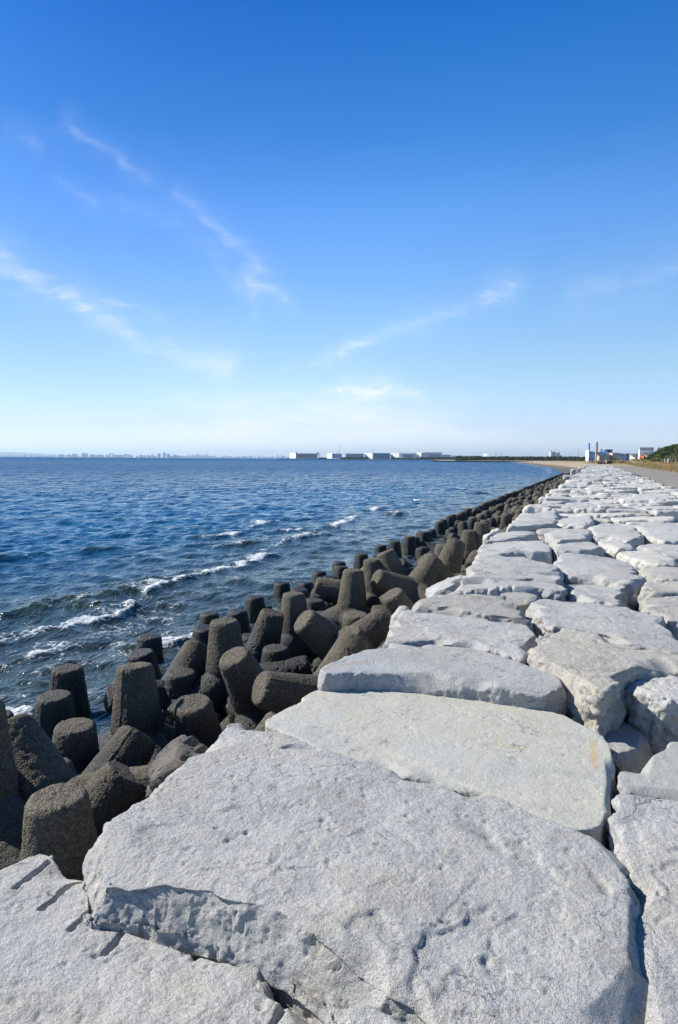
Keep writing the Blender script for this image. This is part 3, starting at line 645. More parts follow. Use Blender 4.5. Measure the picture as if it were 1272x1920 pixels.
print('tetrapods', len(TPC), 'far', len(farT), 'near rocks', len(near), 'far', len(farl))
lo = T_LO[0]; lv = getv(lo); lf = np.empty(len(lo.loops), np.int32); lo.loops.foreach_get('vertex_index', lf)
tot = np.empty(len(lo.polygons), np.int32); lo.polygons.foreach_get('loop_total', tot)
allv = []; 
for c, q in farT: allv.append(lv @ np.array(q.to_matrix()).T + np.array(c))
V = np.concatenate(allv); nf = len(farT)
me = bpy.data.meshes.new('far_tetrapods'); me.vertices.add(len(V)); me.vertices.foreach_set('co', V.astype(np.float32).ravel())
LI = (lf[None, :] + (np.arange(nf)*len(lv))[:, None]).ravel().astype(np.int32); TT = np.tile(tot, nf)
me.loops.add(len(LI)); me.loops.foreach_set('vertex_index', LI); me.polygons.add(len(TT))
me.polygons.foreach_set('loop_start', np.concatenate([[0], np.cumsum(TT)[:-1]]).astype(np.int32)); me.polygons.foreach_set('loop_total', TT); me.update(calc_edges=True); smooth(me)
tag(link('tetrapod_line', me, CONC), 'far end of the long tetrapod line, too many and small to tell apart', 'tetrapods', None, 'stuff')
# pale worn stones standing at the far end of the tetrapods
for k, (px, py, h, w) in enumerate([(1079, 894, 1.1, .55), (1090, 884, .9, .6), (1100, 878, .9, .6), (1066, 902, .7, .5)]):
    p = at(px, py, -.5)
    me, cc = rock_mesh([(p.x-w, p.y-.8), (p.x+w, p.y-.9), (p.x+w*1.1, p.y+.7), (p.x-w*.9, p.y+.8)], h-.6, thick=h+.5, vox=.08, seed=900+k, chip=.12)
    o = link('armour_stone', me, ROCKW); o.location = (cc[0], cc[1], 0)
    tag(o, ['tall pale upright block at the far end of the tetrapods', 'pale block behind the tall upright one at the far end', 'last pale block beside the sand', 'stubby pale block in front of the tall upright one'][k], 'boulder', 'upright blocks at the far end of the tetrapods')

# ------------------------------------------------------------------ ground
SEA = -1.25
YS = [-1e5, 140, 168, 244, 385, 635, 800, 950, 1020, 1060, 2400, 2440, 1e5]
XS = [-5.8, -5.8, -8.6, -13.4, -32.5, -65.5, -95, -125, -215, -235, -560, -1190, -1190]
def ground_h(x, y):
    prof = np.interp(x, [-30, -7, -5.4, -1.95, 4.1, 4.3, 11, 12.5, 16, 20, 30], [-4, -2.4, -1.9, -.85, -.8, -.10, -.12, .25, .95, 1.2, 1.3])
    d = x - np.interp(y, YS, XS)
    bea = np.interp(d, [-40, 0, 12, 30, 60, 120], [-4, -1.27, -.75, -.1, .35, .6])
    b = sstep(y, 135, 165)*(x < 1.5) ; b = np.maximum(sstep(y, 240, 285), sstep(y, 135, 165)*(1-sstep(x, -3.4, -2.2)))
    h = prof*(1-b) + bea*b
    x0h = 14.5+np.clip(y-100, -40, 330)*.03
    hill = 1.0 + sstep(x-x0h, 0, 11)*4.8*sstep(y, 60, 120)*(1-sstep(y, 400, 520))*(1-sstep(x, 60, 120)*.4)
    h = np.where(x > 14.4, np.maximum(h, hill), h)
    p = np.column_stack([x.ravel(), y.ravel(), x.ravel()*0])
    n = (fbm(p, 9, 3)*.12 + fbm(p, 60, 2)*.3).reshape(x.shape)
    land = sstep(d, 5, 80)*sstep(y, 240, 320) + (x > 11.5)*sstep(x, 11.5, 14); h = h + n*np.clip(land, 0, 1)
    dune = np.exp(-((y-330)/60)**2)*sstep(x, -14, 2)*1.0; return h + dune
ang = np.radians(np.linspace(-180, 180, 900)); r = np.concatenate([np.linspace(.4, 12, 60)[:-1], np.geomspace(12, 30000, 420)])
A, R = np.meshgrid(ang, r, indexing='ij'); X = R*np.sin(A); Y = R*np.cos(A)
me = grid_mesh('ground', X, Y, ground_h(X, Y))
def ground_mat():
    m, t = newmat('coast_ground'); g = N(t, 'ShaderNodeNewGeometry').outputs['Position']; s = N(t, 'ShaderNodeSeparateXYZ', {0: g}); x, y, z = s.outputs
    n1 = NOISE(t, g, .12, 5, .6); n2 = NOISE(t, g, 1.3, 5, .65); n3 = NOISE(t, g, 25, 3, .6)
    sand = MIX(t, n2, (.34, .27, .18), (.42, .34, .24)); sand = MIX(t, MR(t, M_(t, 'ADD', z, M_(t, 'MULTIPLY', n1, .3)), -.62, -.92), sand, (.16, .135, .10))
    grass = MIX(t, MR(t, n2, .35, .65), (.30, .22, .11), (.22, .17, .085)); grass = MIX(t, MR(t, n1, .48, .60), grass, (.13, .15, .05))
    grass = MIX(t, MR(t, n3, .45, .7, 0, .5), grass, (.36, .27, .15))
    isg = M_(t, 'MAXIMUM', MR(t, x, 10.6, 11.4), MR(t, M_(t, 'ADD', z, M_(t, 'MULTIPLY', n1, .8)), .35, .75))
    c = MIX(t, isg, sand, grass)
    green = M_(t, 'MULTIPLY', MR(t, x, 13.5, 17.), MR(t, z, 1.0, 1.6)); c = MIX(t, green, c, MIX(t, n2, (.07, .10, .03), (.13, .15, .05)))
    low = M_(t, 'MULTIPLY', MR(t, x, 4.3, 4.2), MR(t, y, 236, 232)); c = MIX(t, low, c, MIX(t, n2, (.10, .095, .085), (.16, .15, .13)))
    finish(t, c, .95, BUMP(t, n3, .05, .5, BUMP(t, n2, .3, .5)), Specular_IOR_Level=.1); return m
gr = link('ground', me, ground_mat()); tag(gr, kind='structure')
# gravel service road beside the paving
ys = np.concatenate([np.linspace(-8, 60, 400), np.linspace(60.5, 262, 400)]); ts = np.linspace(0, 1, 60)
Yg, Tg = np.meshgrid(ys, ts, indexing='ij'); p = np.column_stack([Yg[:, 0], Yg[:, 0]*0, Yg[:, 0]*0])
eL = 4.22 + fbm(p, 1.1, 3)*.07; eR = 11.0 + fbm(p+40, 2.5, 3)*.25 - np.clip((ys-200)/60, 0, 1)*2
Xg = eL[:, None]*(1-Tg) + eR[:, None]*Tg; crown = -.085 + .05*(1-(2*Tg-1)**2)
def road_mat():
    m, t = newmat('worn_asphalt'); g = N(t, 'ShaderNodeNewGeometry').outputs['Position']
    n1 = NOISE(t, N(t, 'ShaderNodeMapping', {'Vector': g, 'Scale': (1, .12, 1)}).outputs[0], .9, 5, .65); n2 = NOISE(t, g, 6, 4, .7); n3 = NOISE(t, g, 60, 3, .7)
    c = MIX(t, n1, (.17, .15, .122), (.29, .25, .195)); c = MIX(t, MR(t, n2, .5, .7, 0, .5), c, (.23, .21, .185)); c = MIX(t, MR(t, n3, .5, .7, 0, .6), c, (.07, .07, .068))
    finish(t, c, .9, BUMP(t, n3, .012, .6)); return m
tag(link('road', grid_mesh('road', Xg, Yg, crown + 0*Xg), road_mat()), kind='structure')

# ------------------------------------------------------------------ sea
def poly_dist(px, py, pts):
    best = np.full(px.shape, 1e9); side = np.zeros(px.shape); tt = np.zeros(px.shape)
    n = len(pts)-1
    for k, (a, b) in enumerate(zip(pts, pts[1:])):
        ax, ay, bx, by = a[0], a[1], b[0], b[1]; ux, uy = bx-ax, by-ay; L = ux*ux+uy*uy
        t = np.clip(((px-ax)*ux+(py-ay)*uy)/L, 0, 1); dx = px-ax-t*ux; dy = py-ay-t*uy; dd = np.hypot(dx, dy)
        m = dd < best; best = np.where(m, dd, best); side = np.where(m, np.sign(ux*dy-uy*dx), side); tt = np.where(m, (k+t)/n, tt)
    return best, side, tt
ang = np.radians(np.linspace(-105, 8, 1150)); r = [4.6]
while r[-1] < 24000: r.append(r[-1] + max(.026, r[-1]*.0052))
r = np.array(r); A, R = np.meshgrid(ang, r, indexing='ij'); X = R*np.sin(A); Y = R*np.cos(A); X = X.astype(np.float64)
space = np.maximum(.03, R*.0052)
rw = np.random.RandomState(4); Z = np.zeros_like(X)
warp = 0
for k in range(64):
    lam = .22*(9/.22)**(k/63.); th = radians(-42) + rw.normal()*(.34 if lam > 3 else .62); kx, ky = cos(th), sin(th)
    a = (.0066*lam if lam < 1.4 else .0066*1.4*(lam/1.4)**.1)*rw.uniform(.6, 1.3); ph = rw.uniform(0, 6.28); kk = 2*pi/lam
    a *= 1.7 if lam < .9 else (1.25 if lam < 1.6 else .85)
    at_ = sstep(lam/space, 2.5, 5.)
    arg = kk*(X*kx+Y*ky) + ph + .8*np.sin(X*.21+Y*.13*kx+k)
    s_ = np.sin(arg); Z += a*at_*(s_ + .25*np.cos(2*arg) if lam > 1 else s_)
shelter = np.clip(.55+.45*sstep(-X, 6, 16), 0, 1); Z *= shelter
foam = np.zeros_like(X)
CRESTS = [  # breaking crests: points in the photo at sea level, height, foam
 ([(-60, 1222), (0, 1207), (60, 1196), (110, 1187), (150, 1174), (200, 1163), (240, 1145), (258, 1136)], .10, 1.),
 ([(275, 1122), (290, 1112), (330, 1101), (370, 1087), (400, 1079), (440, 1068), (500, 1046), (530, 1036)], .09, 1.),
 ([(375, 1014), (420, 1009), (462, 999)], .08, 1.), ([(470, 990), (500, 984), (524, 978)], .07, .9), ([(525, 1022), (570, 1013), (620, 1003)], .08, .7),
 ([(626, 993), (640, 986), (655, 980), (675, 970)], .10, 1.), ([(536, 998), (570, 992)], .08, .8), ([(777, 941), (792, 941)], .12, 1.2), ([(730, 966), (748, 967)], .1, 1.0),
 ([(390, 1030), (450, 1026), (500, 1020)], .09, .55), ([(700, 958), (712, 955)], .08, .8), ([(868, 918), (878, 917)], .1, .9), ([(905, 925), (912, 924)], .1, .6),
 ([(-40, 1005), (40, 1000), (90, 1001)], .055, 0), ([(120, 1046), (180, 1034), (235, 1028)], .07, 0), ([(260, 1046), (310, 1040)], .06, 0), ([(-20, 1085), (60, 1072), (140, 1062), (160, 1056)], .06, 0),
 ([(160, 1150), (230, 1120), (300, 1095)], .09, .15), ([(0, 1165), (80, 1145), (170, 1128)], .10, .1), ([(290, 1000), (360, 993), (400, 990)], .06, .12), ([(210, 980), (280, 974)], .055, 0), ([(-10, 1052), (50, 1046)], .12, 0),
 ([(-20, 1262), (60, 1240), (150, 1212), (230, 1178)], .03, .5), ([(330, 1142), (400, 1112), (470, 1086)], .03, .5), ([(430, 1056), (520, 1026), (610, 1000)], .03, .5), ([(60, 1160), (150, 1140), (220, 1118)], .03, .35), ([(560, 1040), (640, 1012), (720, 984)], .02, .4), ([(690, 985), (760, 962), (820, 944)], .03, .5),
 ([(10, 1372), (40, 1352), (75, 1335)], .05, 1.), ([(300, 1226), (340, 1208), (380, 1196)], .05, .9), ([(40, 1290), (100, 1262), (170, 1240)], .05, .35)]
P2 = np.column_stack([X.ravel(), Y.ravel(), X.ravel()*0])
nz = np.full(X.shape, 0.); near_m = (R < 90)
nz[near_m] = fbm(P2[near_m.ravel()], 1.1, 4, .6)
nz2 = np.zeros_like(nz); nz2[near_m] = fbm(P2[near_m.ravel()]+9, .28, 3, .6)
for pts, hgt, fo in CRESTS:
    W_ = [at(x, y, SEA) for x, y in pts]; W_ = [(p.x, p.y) for p in W_]
    x0 = min(p[0] for p in W_)-5; x1 = max(p[0] for p in W_)+5; y0 = min(p[1] for p in W_)-5; y1 = max(p[1] for p in W_)+5
    m = (X > x0) & (X < x1) & (Y > y0) & (Y < y1)
    if not m.any(): continue
    xx = X[m] + nz[m]*.16; yy = Y[m] + nz[m]*.16
    d, sd, t = poly_dist(xx, yy, W_)
    endf = sstep(t, 0, .08)*(1-sstep(t, .92, 1)); land = sd < 0        # right of the line is the shoreward side
    sc = min(2.2, max(1., np.hypot(*W_[0])/22))
    wv = np.where(land, np.exp(-(d/(.20*sc))**2), np.exp(-(d/(.75*sc))**2))
    Z[m] += hgt*wv*endf*(1+.3*nz[m])
    if fo:
        f = np.where(land, np.exp(-(d/(.12*sc))**2), np.exp(-(d/(.26*sc))**1.3)*.85 + .36*np.exp(-(d/(1.5*sc))**2))
        f = f*(.1+.9*endf)*fo*(1.08 + .5*nz[m] + .15*np.sin(t*9+len(pts)) + .4*nz2[m])
        foam[m] = np.maximum(foam[m], f); Z[m] += np.clip(f, 0, 1)*(.03+.03*nz2[m])*endf
# slop round the tetrapods
foam = np.maximum(foam, (.36+.32*nz+.26*nz2)*sstep(-X, 14., 7.)*sstep(-X, 5., 5.6)*sstep(Y, 26, 8))
foam = np.maximum(foam, .62*sstep(nz, .75, 1.1)*(R > 18)*(R < 90)*.9)
# surf on the beach
dsh = np.interp(Y, YS, XS) - X
foam = np.maximum(foam, np.where((Y > 150) & (Y < 900), np.exp(-((dsh-2.)/(1.2+Y*.004))**2)*.62 + .42*np.exp(-((dsh-14-Y*.03)/3.5)**2)*(np.sin(Y*.09+X*.02) > -.1), 0))
me = grid_mesh('sea', X, Y, Z + SEA)
at_f = me.attributes.new('foam', 'FLOAT', 'POINT'); at_f.data.foreach_set('value', np.clip(foam, 0, 1.5).astype(np.float32).ravel())
def water_mat():
    m, t = newmat('bay_water'); g = N(t, 'ShaderNodeNewGeometry').outputs['Position']; s = N(t, 'ShaderNodeSeparateXYZ', {0: g}); x, y, z = s.outputs
    fo = N(t, 'ShaderNodeAttribute', attribute_name='foam').outputs['Fac']
    dist = V_(t, 'LENGTH', g)
    mp = N(t, 'ShaderNodeMapping', {'Vector': g, 'Rotation': (0, 0, radians(42)), 'Scale': (1, .42, 1)}).outputs[0]
    n1 = NOISE(t, mp, 9., 3, .6); n2 = NOISE(t, mp, 2.2, 4, .6); n3 = NOISE(t, mp, .55, 4, .6); n4 = NOISE(t, mp, .12, 4, .6)
    b = BUMP(t, n1, .05, MR(t, dist, 8, 60, .8, .3))
    b = BUMP(t, n2, .30, MR(t, dist, 10, 100, .45, 1.), b)
    b = BUMP(t, n3, 1.6, MR(t, dist, 20, 80, .0, .85), b)
    b = BUMP(t, n4, 13., MR(t, dist, 150, 1200, .0, .8), b)
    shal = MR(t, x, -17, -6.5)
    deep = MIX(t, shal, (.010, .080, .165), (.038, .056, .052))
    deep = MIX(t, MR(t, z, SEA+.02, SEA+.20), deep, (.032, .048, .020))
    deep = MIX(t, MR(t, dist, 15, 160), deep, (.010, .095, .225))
    lace = N(t, 'ShaderNodeTexVoronoi', {'Vector': V_(t, 'ADD', g, V_(t, 'SCALE', NOISE(t, g, 2.5, 3, .6, 'Color'), s=.5)), 'Scale': 4.5}, feature='DISTANCE_TO_EDGE').outputs['Distance']
    lace = MR(t, lace, .16, .0)
    fn = NOISE(t, g, 16, 5, .7)
    f2 = M_(t, 'ADD', fo, M_(t, 'ADD', M_(t, 'MULTIPLY', M_(t, 'SUBTRACT', fn, .5), 1.5), M_(t, 'MULTIPLY', M_(t, 'SUBTRACT', lace, .45), .34)))
    f3 = M_(t, 'MULTIPLY', MR(t, f2, .50, 1.0), MR(t, fo, .04, .16))
    c = MIX(t, M_(t, 'MULTIPLY', f3, .85), deep, (.72, .75, .76))
    b = BUMP(t, f2, .05, M_(t, 'MULTIPLY', f3, .8), b)
    sl_ = V_(t, 'ADD', V_(t, 'SCALE', NOISE(t, mp, 3.2, 2, .6, 'Color'), s=.5), V_(t, 'SCALE', NOISE(t, mp, .8, 3, .6, 'Color'), s=.5))
    sl_ = V_(t, 'MULTIPLY', V_(t, 'SUBTRACT', sl_, (.5, .5, .5)), (1., 1., 0.))
    b = V_(t, 'NORMALIZE', V_(t, 'ADD', b, V_(t, 'SCALE', sl_, s=MR(t, dist, 12, 120, .0, 2.3))))
    p = finish(t, c, M_(t, 'MAXIMUM', MR(t, dist, 40, 1500, .07, .30), MR(t, f3, 0, 1, .07, .75, False)), b, IOR=1.333, Specular_IOR_Level=MR(t, dist, 25, 260, .5, .2))
    # far out the faces of the chop that tilt toward the land show water colour, not mirrored sky
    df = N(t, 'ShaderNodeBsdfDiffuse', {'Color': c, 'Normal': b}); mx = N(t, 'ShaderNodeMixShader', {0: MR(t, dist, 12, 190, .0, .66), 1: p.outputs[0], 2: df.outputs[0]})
    out = [n for n in t.nodes if n.type == 'OUTPUT_MATERIAL'][0]; t.links.new(mx.outputs[0], out.inputs['Surface']); return m
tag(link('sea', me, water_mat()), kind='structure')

# ------------------------------------------------------------------ plain materials for far things
def paint(name, col, rough=.7, var=.12, sc=.15):
    m, t = newmat(name); co = N(t, 'ShaderNodeTexCoord').outputs['Object']; n = NOISE(t, co, sc, 4, .6)
    c = MIX(t, n, tuple(x*(1-var) for x in col), tuple(min(1, x*(1+var)) for x in col)); finish(t, c, rough); return m
WHITE = paint('white_panel', (.78, .78, .76)); LGREY = paint('light_grey_panel', (.48, .49, .52)); MGREY = paint('mid_grey_panel', (.27, .28, .31)); DARK = paint('dark_glazing', (.05, .07, .11), .35)
BLUE = paint('blue_cladding', (.15, .27, .43)); LBLUE = paint('pale_blue_cladding', (.28, .46, .68)); BEIGE = paint('beige_panel', (.52, .43, .31)); TAN = paint('tan_wall', (.36, .30, .27)); NAVY = paint('navy_roof', (.035, .07, .17))
TOWN = paint('town_concrete_hazed', (.34, .40, .50)); TOWNL = paint('town_light_hazed', (.44, .48, .54)); RED = paint('signal_red', (.55, .09, .06)); STEEL = paint('galvanised_steel', (.35, .37, .40), .5); ORANGE = paint('machine_orange', (.75, .20, .02), .5)  # town colours paled and blued, distance haze put into the paint
BROWN = paint('weathered_timber', (.10, .07, .05)); BREAK = paint('wet_breakwater', (.075, .072, .075), .8, .3, .3); BREAKT = paint('breakwater_cap', (.25, .24, .23), .8, .3, .3); CAR = paint('dark_car_paint', (.03, .035, .05), .3); SILV = paint('silver_car_paint', (.40, .43, .42), .35); RUB = paint('black_rubber', (.02, .02, .02))
def hz(x): return EYE and 856.3 + .0062*x          # horizon row
def spot(px, D, z=0.):
    p = atd(px, hz(px), D); p.z = z; return p
YAWC = atan2(R0.y, R0.x)
def rect(mb, o, px0, px1, y0, y1, D, dep=20, off=0., wedge=False):
    """box in the frame of an empty that faces the bay: spans px0..px1 and rows y0..y1 as seen at distance D"""
    k = D/F; cx = o['_px']; h0 = EYE-o.location.z
    kc = k*o['_c']; x0, x1 = (px0-cx)*kc, (px1-cx)*kc; z0, z1 = (hz(px0)-y1)*k+h0, (hz(px0)-y0)*k+h0
    if wedge:       # end wall skewed in plan so its face catches the sun
        w = min((x1-x0)*1.9, dep*.8); fp = [(x0, off+w), (x1, off), (x1, off+dep), (x0, off+dep)]
        return mb.add([(a, b, z0) for a, b in fp]+[(a, b, z1) for a, b in fp], [(3, 2, 1, 0), (4, 5, 6, 7)]+[(q, (q+1) % 4, 4+(q+1) % 4, 4+q) for q in range(4)])
    mb.box(x0, x1, off, off+dep, z0, z1); return mb
def far_obj(name, px, D, label, cat, group=None, z=-.5, rz=0):
    b = math.atan((px-CX)/F); o = empty(name, spot(px, D, z), YAWC+rz-b); o['_px'] = px; o['_c'] = cos(b); tag(o, label, cat, group); return o
def R_(o, name, mat, D, boxes):
    mb = MB()
    wg = name in ('end_block', 'gable', 'end_tower', 'corner_tower', 'cream_wall', 'tower', 'end_wall') or (name == 'wall' and mat in (WHITE, BEIGE))
    for b in boxes: rect(mb, o, *b[:4], D, *(b[4:] if len(b) > 4 else (20,)), wedge=wg)
    return mb.build(name, mat, o)
AG = 'long hangars and terminals across the bay'
D = 2550.
# banded car park with white end block
o = far_obj('terminal_building', 570, D, 'white ended building with dark horizontal bands, leftmost of the white ones', 'building', AG)
R_(o, 'end_block', WHITE, D, [(543.5, 555, 849, 859.5, 60)])
R_(o, 'floor_slab', LGREY, D, [(555, 601 if k < 3 else 596, 850.2+k*2.4, 851.2+k*2.4, 60) for k in range(4)])
R_(o, 'glazing', DARK, D, [(555.3, 595.5, 850.4, 859.6, 50, 8)]); R_(o, 'roof_tower', MGREY, D, [(554.5, 557.5, 848, 850.2, 40), (594, 598, 848.6, 850.2, 40)])
o = far_obj('warehouse', 627, D, 'half white half blue warehouse beside the tall thin mast', 'building', AG)
R_(o, 'wall', WHITE, D, [(613.5, 623, 850, 859.5, 60)]); R_(o, 'annex', BLUE, D, [(623, 641, 851.3, 859.6, 55)]); R_(o, 'roof', MGREY, D, [(622.5, 641.4, 850.7, 851.3, 58)])
def mast(px, D, ytop, ybot, w, label, mat=STEEL, mat2=None, z=-.5, name='lattice_mast'):
    o = far_obj(name, px, D, label, 'mast', None, z); k = D/F; H = (hz(px)-ytop)*k+EYE-z
    n = 5
    for j in range(n):
        mb = MB(); a, b = H*j/n, H*(j+1)/n; r0 = w*k*.5*(1-.7*j/n); r1 = w*k*.5*(1-.7*(j+1)/n)
        for sx, sy in ((1, 1), (1, -1), (-1, 1), (-1, -1)): mb.tube((sx*r0, sy*r0, a), (sx*r1, sy*r1, b), max(.06, w*k*.16), n=5)
        mb.tube((-r0, -r0, a), (r1, -r1, b), w*k*.08, n=4); mb.tube((r0, r0, a), (-r1, r1, b), w*k*.08, n=4)
        mb.build('mast_section', mat2 if (mat2 and j % 2 == 0) else mat, o)
    return o
mast(636.3, 2500, 834, 859, .9, 'tall thin mast rising behind the blue warehouse'); mast(633, 2500, 846, 859, .7, 'short mast left of the tall thin one')
o = far_obj('terminal_building', 666, D, 'low banded building with pinkish bands behind dark trees', 'building', AG)
R_(o, 'floor_slab', LGREY, D, [(648, 684, 850.5+k*2.2, 851.4+k*2.2, 50) for k in range(4)]); R_(o, 'glazing', MGREY, D, [(648.5, 682, 850.8, 860, 40, 6)])
o = far_obj('hangar', 707, D, 'hangar with white gable left and ribbed blue side', 'building', AG)
R_(o, 'gable', WHITE, D, [(683, 699.5, 849.3, 860.4, 60)]); R_(o, 'side_wall', BLUE, D, [(699.5, 732, 849.6, 860.5, 60)]); R_(o, 'rib', DARK, D, [(701+j*3, 702+j*3, 850.5, 860.3, 2, -1.5) for j in range(10)]); R_(o, 'door', LBLUE, D, [(684, 687.5, 852, 860, 2, -1.5)])
mast(698.4, 2500, 841.5, 860, .8, 'mast on the hangar with the white gable')
o = far_obj('hangar', 756, D, 'white square block joined to a long blue grey hangar', 'building', AG)
R_(o, 'end_block', WHITE, D, [(732.4, 748.5, 850, 861, 60)]); R_(o, 'window', DARK, D, [(735.5+dx, 737+dx, y, y+1.4, 2, -1.5) for dx in (0, 8.5) for y in (852, 855, 857.5)]); R_(o, 'side_wall', LGREY, D, [(748.5, 781.5, 850, 861, 55)]); R_(o, 'glazing', NAVY, D, [(757, 775, 854, 856, 2, -1.5)]); R_(o, 'low_shed', WHITE, D, [(749, 757, 856.3, 861, 12, -13)])
o = far_obj('hangar', 810, D, 'grey hangar with white corner tower, right of the joined block', 'building', AG)
R_(o, 'corner_tower', WHITE, D, [(781.5, 790, 848.6, 856.5, 60)]); R_(o, 'wall', LGREY, D, [(790, 829, 849, 861, 55)]); R_(o, 'roof', MGREY, D, [(797, 829.3, 848.3, 849, 56)]); R_(o, 'door', MGREY, D, [(805, 826, 852, 858.5, 2, -1.5)])
mast(786.5, 2480, 842, 858, .7, 'short mast over the grey hangar with corner tower')
o = far_obj('warehouse', 843, D, 'low grey warehouse at the right end of the hangars', 'building', AG)
R_(o, 'wall', LGREY, D, [(829.5, 845, 853.2, 861, 40), (846, 858, 854.5, 861, 40)]); R_(o, 'roof', MGREY, D, [(829.3, 845.3, 852.6, 853.2, 41)])
for (a, b, t) in ((601, 613, 858.3), (641, 648, 858), (656, 663, 857.8)):
    o = far_obj('shed', (a+b)/2, 2450., f'low white shed on the far shore, {"between the banded and the blue building" if a == 601 else ("beside the blue warehouse" if a == 641 else "in front of the pinkish banded building")}', 'shed', 'low sheds on the far shore')
    R_(o, 'wall', WHITE, 2450., [(a, b, t, 861, 15)]); R_(o, 'roof', MGREY, 2450., [(a-.3, b+.3, t-.4, t, 16)])
# low land under them
mb = MB(); k = 2400/F
land = far_obj('spit', 690, 2420., 'x', 'x', None, -1.6); 
for key in ('label', 'category'): del land[key]
land['kind'] = 'structure'
R_(land, 'shore_strip', BREAKT, 2420., [(520, 870, 859.6, 864.5, 200)])
# pine belts
LEAF = None
def leaf_mat(name, a, b):
    m, t = newmat(name); g = N(t, 'ShaderNodeNewGeometry').outputs['Position']; n = NOISE(t, g, .6, 4, .6); n2 = NOISE(t, g, 5, 2, .5)
    c = MIX(t, MR(t, n, .35, .65), a, b); c = MIX(t, MR(t, n2, .45, .7, 0, .4), c, tuple(x*1.5 for x in b)); finish(t, c, .8, Specular_IOR_Level=.2); return m
PINE = leaf_mat('pine_green', (.030, .05, .026), (.05, .075, .032)); BUSH = leaf_mat('shrub_green', (.075, .105, .028), (.13, .155, .05)); DBUSH = leaf_mat('dark_shrub_green', (.028, .05, .018), (.05, .075, .025)); OLIVE = leaf_mat('dry_shrub', (.11, .10, .055), (.16, .145, .075)); BARK = paint('bark', (.10, .075, .055))
def leaf_cloud(blobs, n, size, seed, flat=.75):
    rr = np.random.RandomState(seed); P = []; vol = np.array([b[3]**2 for b in blobs]); pick = rr.choice(len(blobs), n, p=vol/vol.sum())
    B = np.array(blobs)[pick]; d = rr.normal(size=(n, 3)); d /= np.linalg.norm(d, axis=1)[:, None]; rad = rr.uniform(.55, 1.05, n)**.5
    C = B[:, :3] + d*(B[:, 3]*rad)[:, None]*np.array([1, 1, flat])
    a = rr.normal(size=(n, 3)) + d*0; a /= np.linalg.norm(a, axis=1)[:, None]; b = np.cross(a, d + rr.normal(size=(n, 3))*.6); b /= np.linalg.norm(b, axis=1)[:, None]+1e-9
    s = size*rr.uniform(.6, 1.4, n)[:, None]
    V = np.stack([C-a*s-b*s*.55, C+a*s-b*s*.55, C+a*s*.8+b*s*.55, C-a*s*.8+b*s*.55], 1).reshape(-1, 3)
    me = bpy.data.meshes.new('leaves'); me.from_pydata(V.tolist(), [], (np.arange(n*4).reshape(-1, 4)).tolist()); me.update(); return me
rr = random.Random(9)
blobs = []
base = spot(980, 1060, 0)
px = 856
while px < 1100:
    k = 1060/F; D_ = 1060+rr.uniform(-30, 60); p = spot(px, D_, 0); h = (hz(px) - rr.uniform(857.4, 859.3) - (0 if px > 900 else -1.0))*k + EYE
    for j in range(3): blobs.append((p.x-base.x+rr.uniform(-1, 1), p.y-base.y+rr.uniform(-12, 12), (h+1)*(.2+.3*j), rr.uniform(2.3, 3.4)))
    px += rr.uniform(.8, 1.8)
wood = link('pine_wood', leaf_cloud(blobs, 26000, .65, 5), PINE); wood.location = base; tag(wood, 'dark belt of pine wood along the far shore', 'wood', None, 'stuff')
blobs = []; base = spot(720, 2440, 0)
for a, b, t in ((641, 690, 858.2), (735, 775, 859), (781, 862, 857.5), (598, 612, 859.2)):
    px = a
    while px < b:
        p = spot(px, 2440+rr.uniform(-20, 10), 0); h = (hz(px)-t-rr.uniform(-.4, .9))*2440/F+EYE
        for j in range(2): blobs.append((p.x-base.x, p.y-base.y, h*(.35+.4*j), rr.uniform(3, 4.5)))
        px += rr.uniform(1, 2)
wood = link('shore_trees', leaf_cloud(blobs, 8000, 1.6, 6), PINE); wood.location = base; tag(wood, 'patchy line of dark trees in front of the hangars', 'trees', None, 'stuff')
# breakwater
o = far_obj('breakwater', 900, 800., 'long low dark breakwater running out from the beach', 'breakwater', None, -2.)
R_(o, 'wall', BREAK, 800., [(811, 1000, 864.2, 872, 12)]); R_(o, 'coping', BREAKT, 800., [(810.8, 1000, 863.5, 864.2, 13, -.5)])
o2 = MB(); o2.tube((0, 0, 0), (0, 0, 2.2), .35, .2); q = o2.build('beacon_post', BROWN); q.location = spot(813, 798, -.2); tag(q, 'small brown beacon post at the tip of the breakwater', 'beacon')
# white building with tower behind wood, stack pylons, silos
D = 1500.
o = far_obj('factory', 900, D, 'low white factory with a square tower behind the pine belt', 'building'); R_(o, 'wall', WHITE, D, [(884, 918, 857.6, 863, 30)]); R_(o, 'tower', WHITE, D, [(907, 913.5, 851, 857.6, 12)]); R_(o, 'roof', LGREY, D, [(883.7, 918.3, 857, 857.6, 31)])
o = far_obj('factory', 866, D, 'little white building at the left end of the pine belt', 'building'); R_(o, 'wall', WHITE, D, [(860, 872, 857.5, 862, 20)]); R_(o, 'roof', LGREY, D, [(859.7, 872.3, 857.1, 857.5, 21)])
mast(930, 1400, 848.5, 862, 2., 'thick red and white banded chimney mast above the pines', WHITE, RED, name='banded_mast'); mast(941, 1450, 842, 862, .7, 'thin lattice mast right of the banded one')
mast(921.5, 1450, 849.5, 862, .5, 'thin short mast left of the banded one'); mast(1071, 1300, 848, 862, .5, 'thin pole between the silos and the incinerator'); mast(1084.5, 1250, 842.5, 862, .9, 'thin red and white mast left of the incinerator', WHITE, RED, name='banded_mast')
D = 1250.
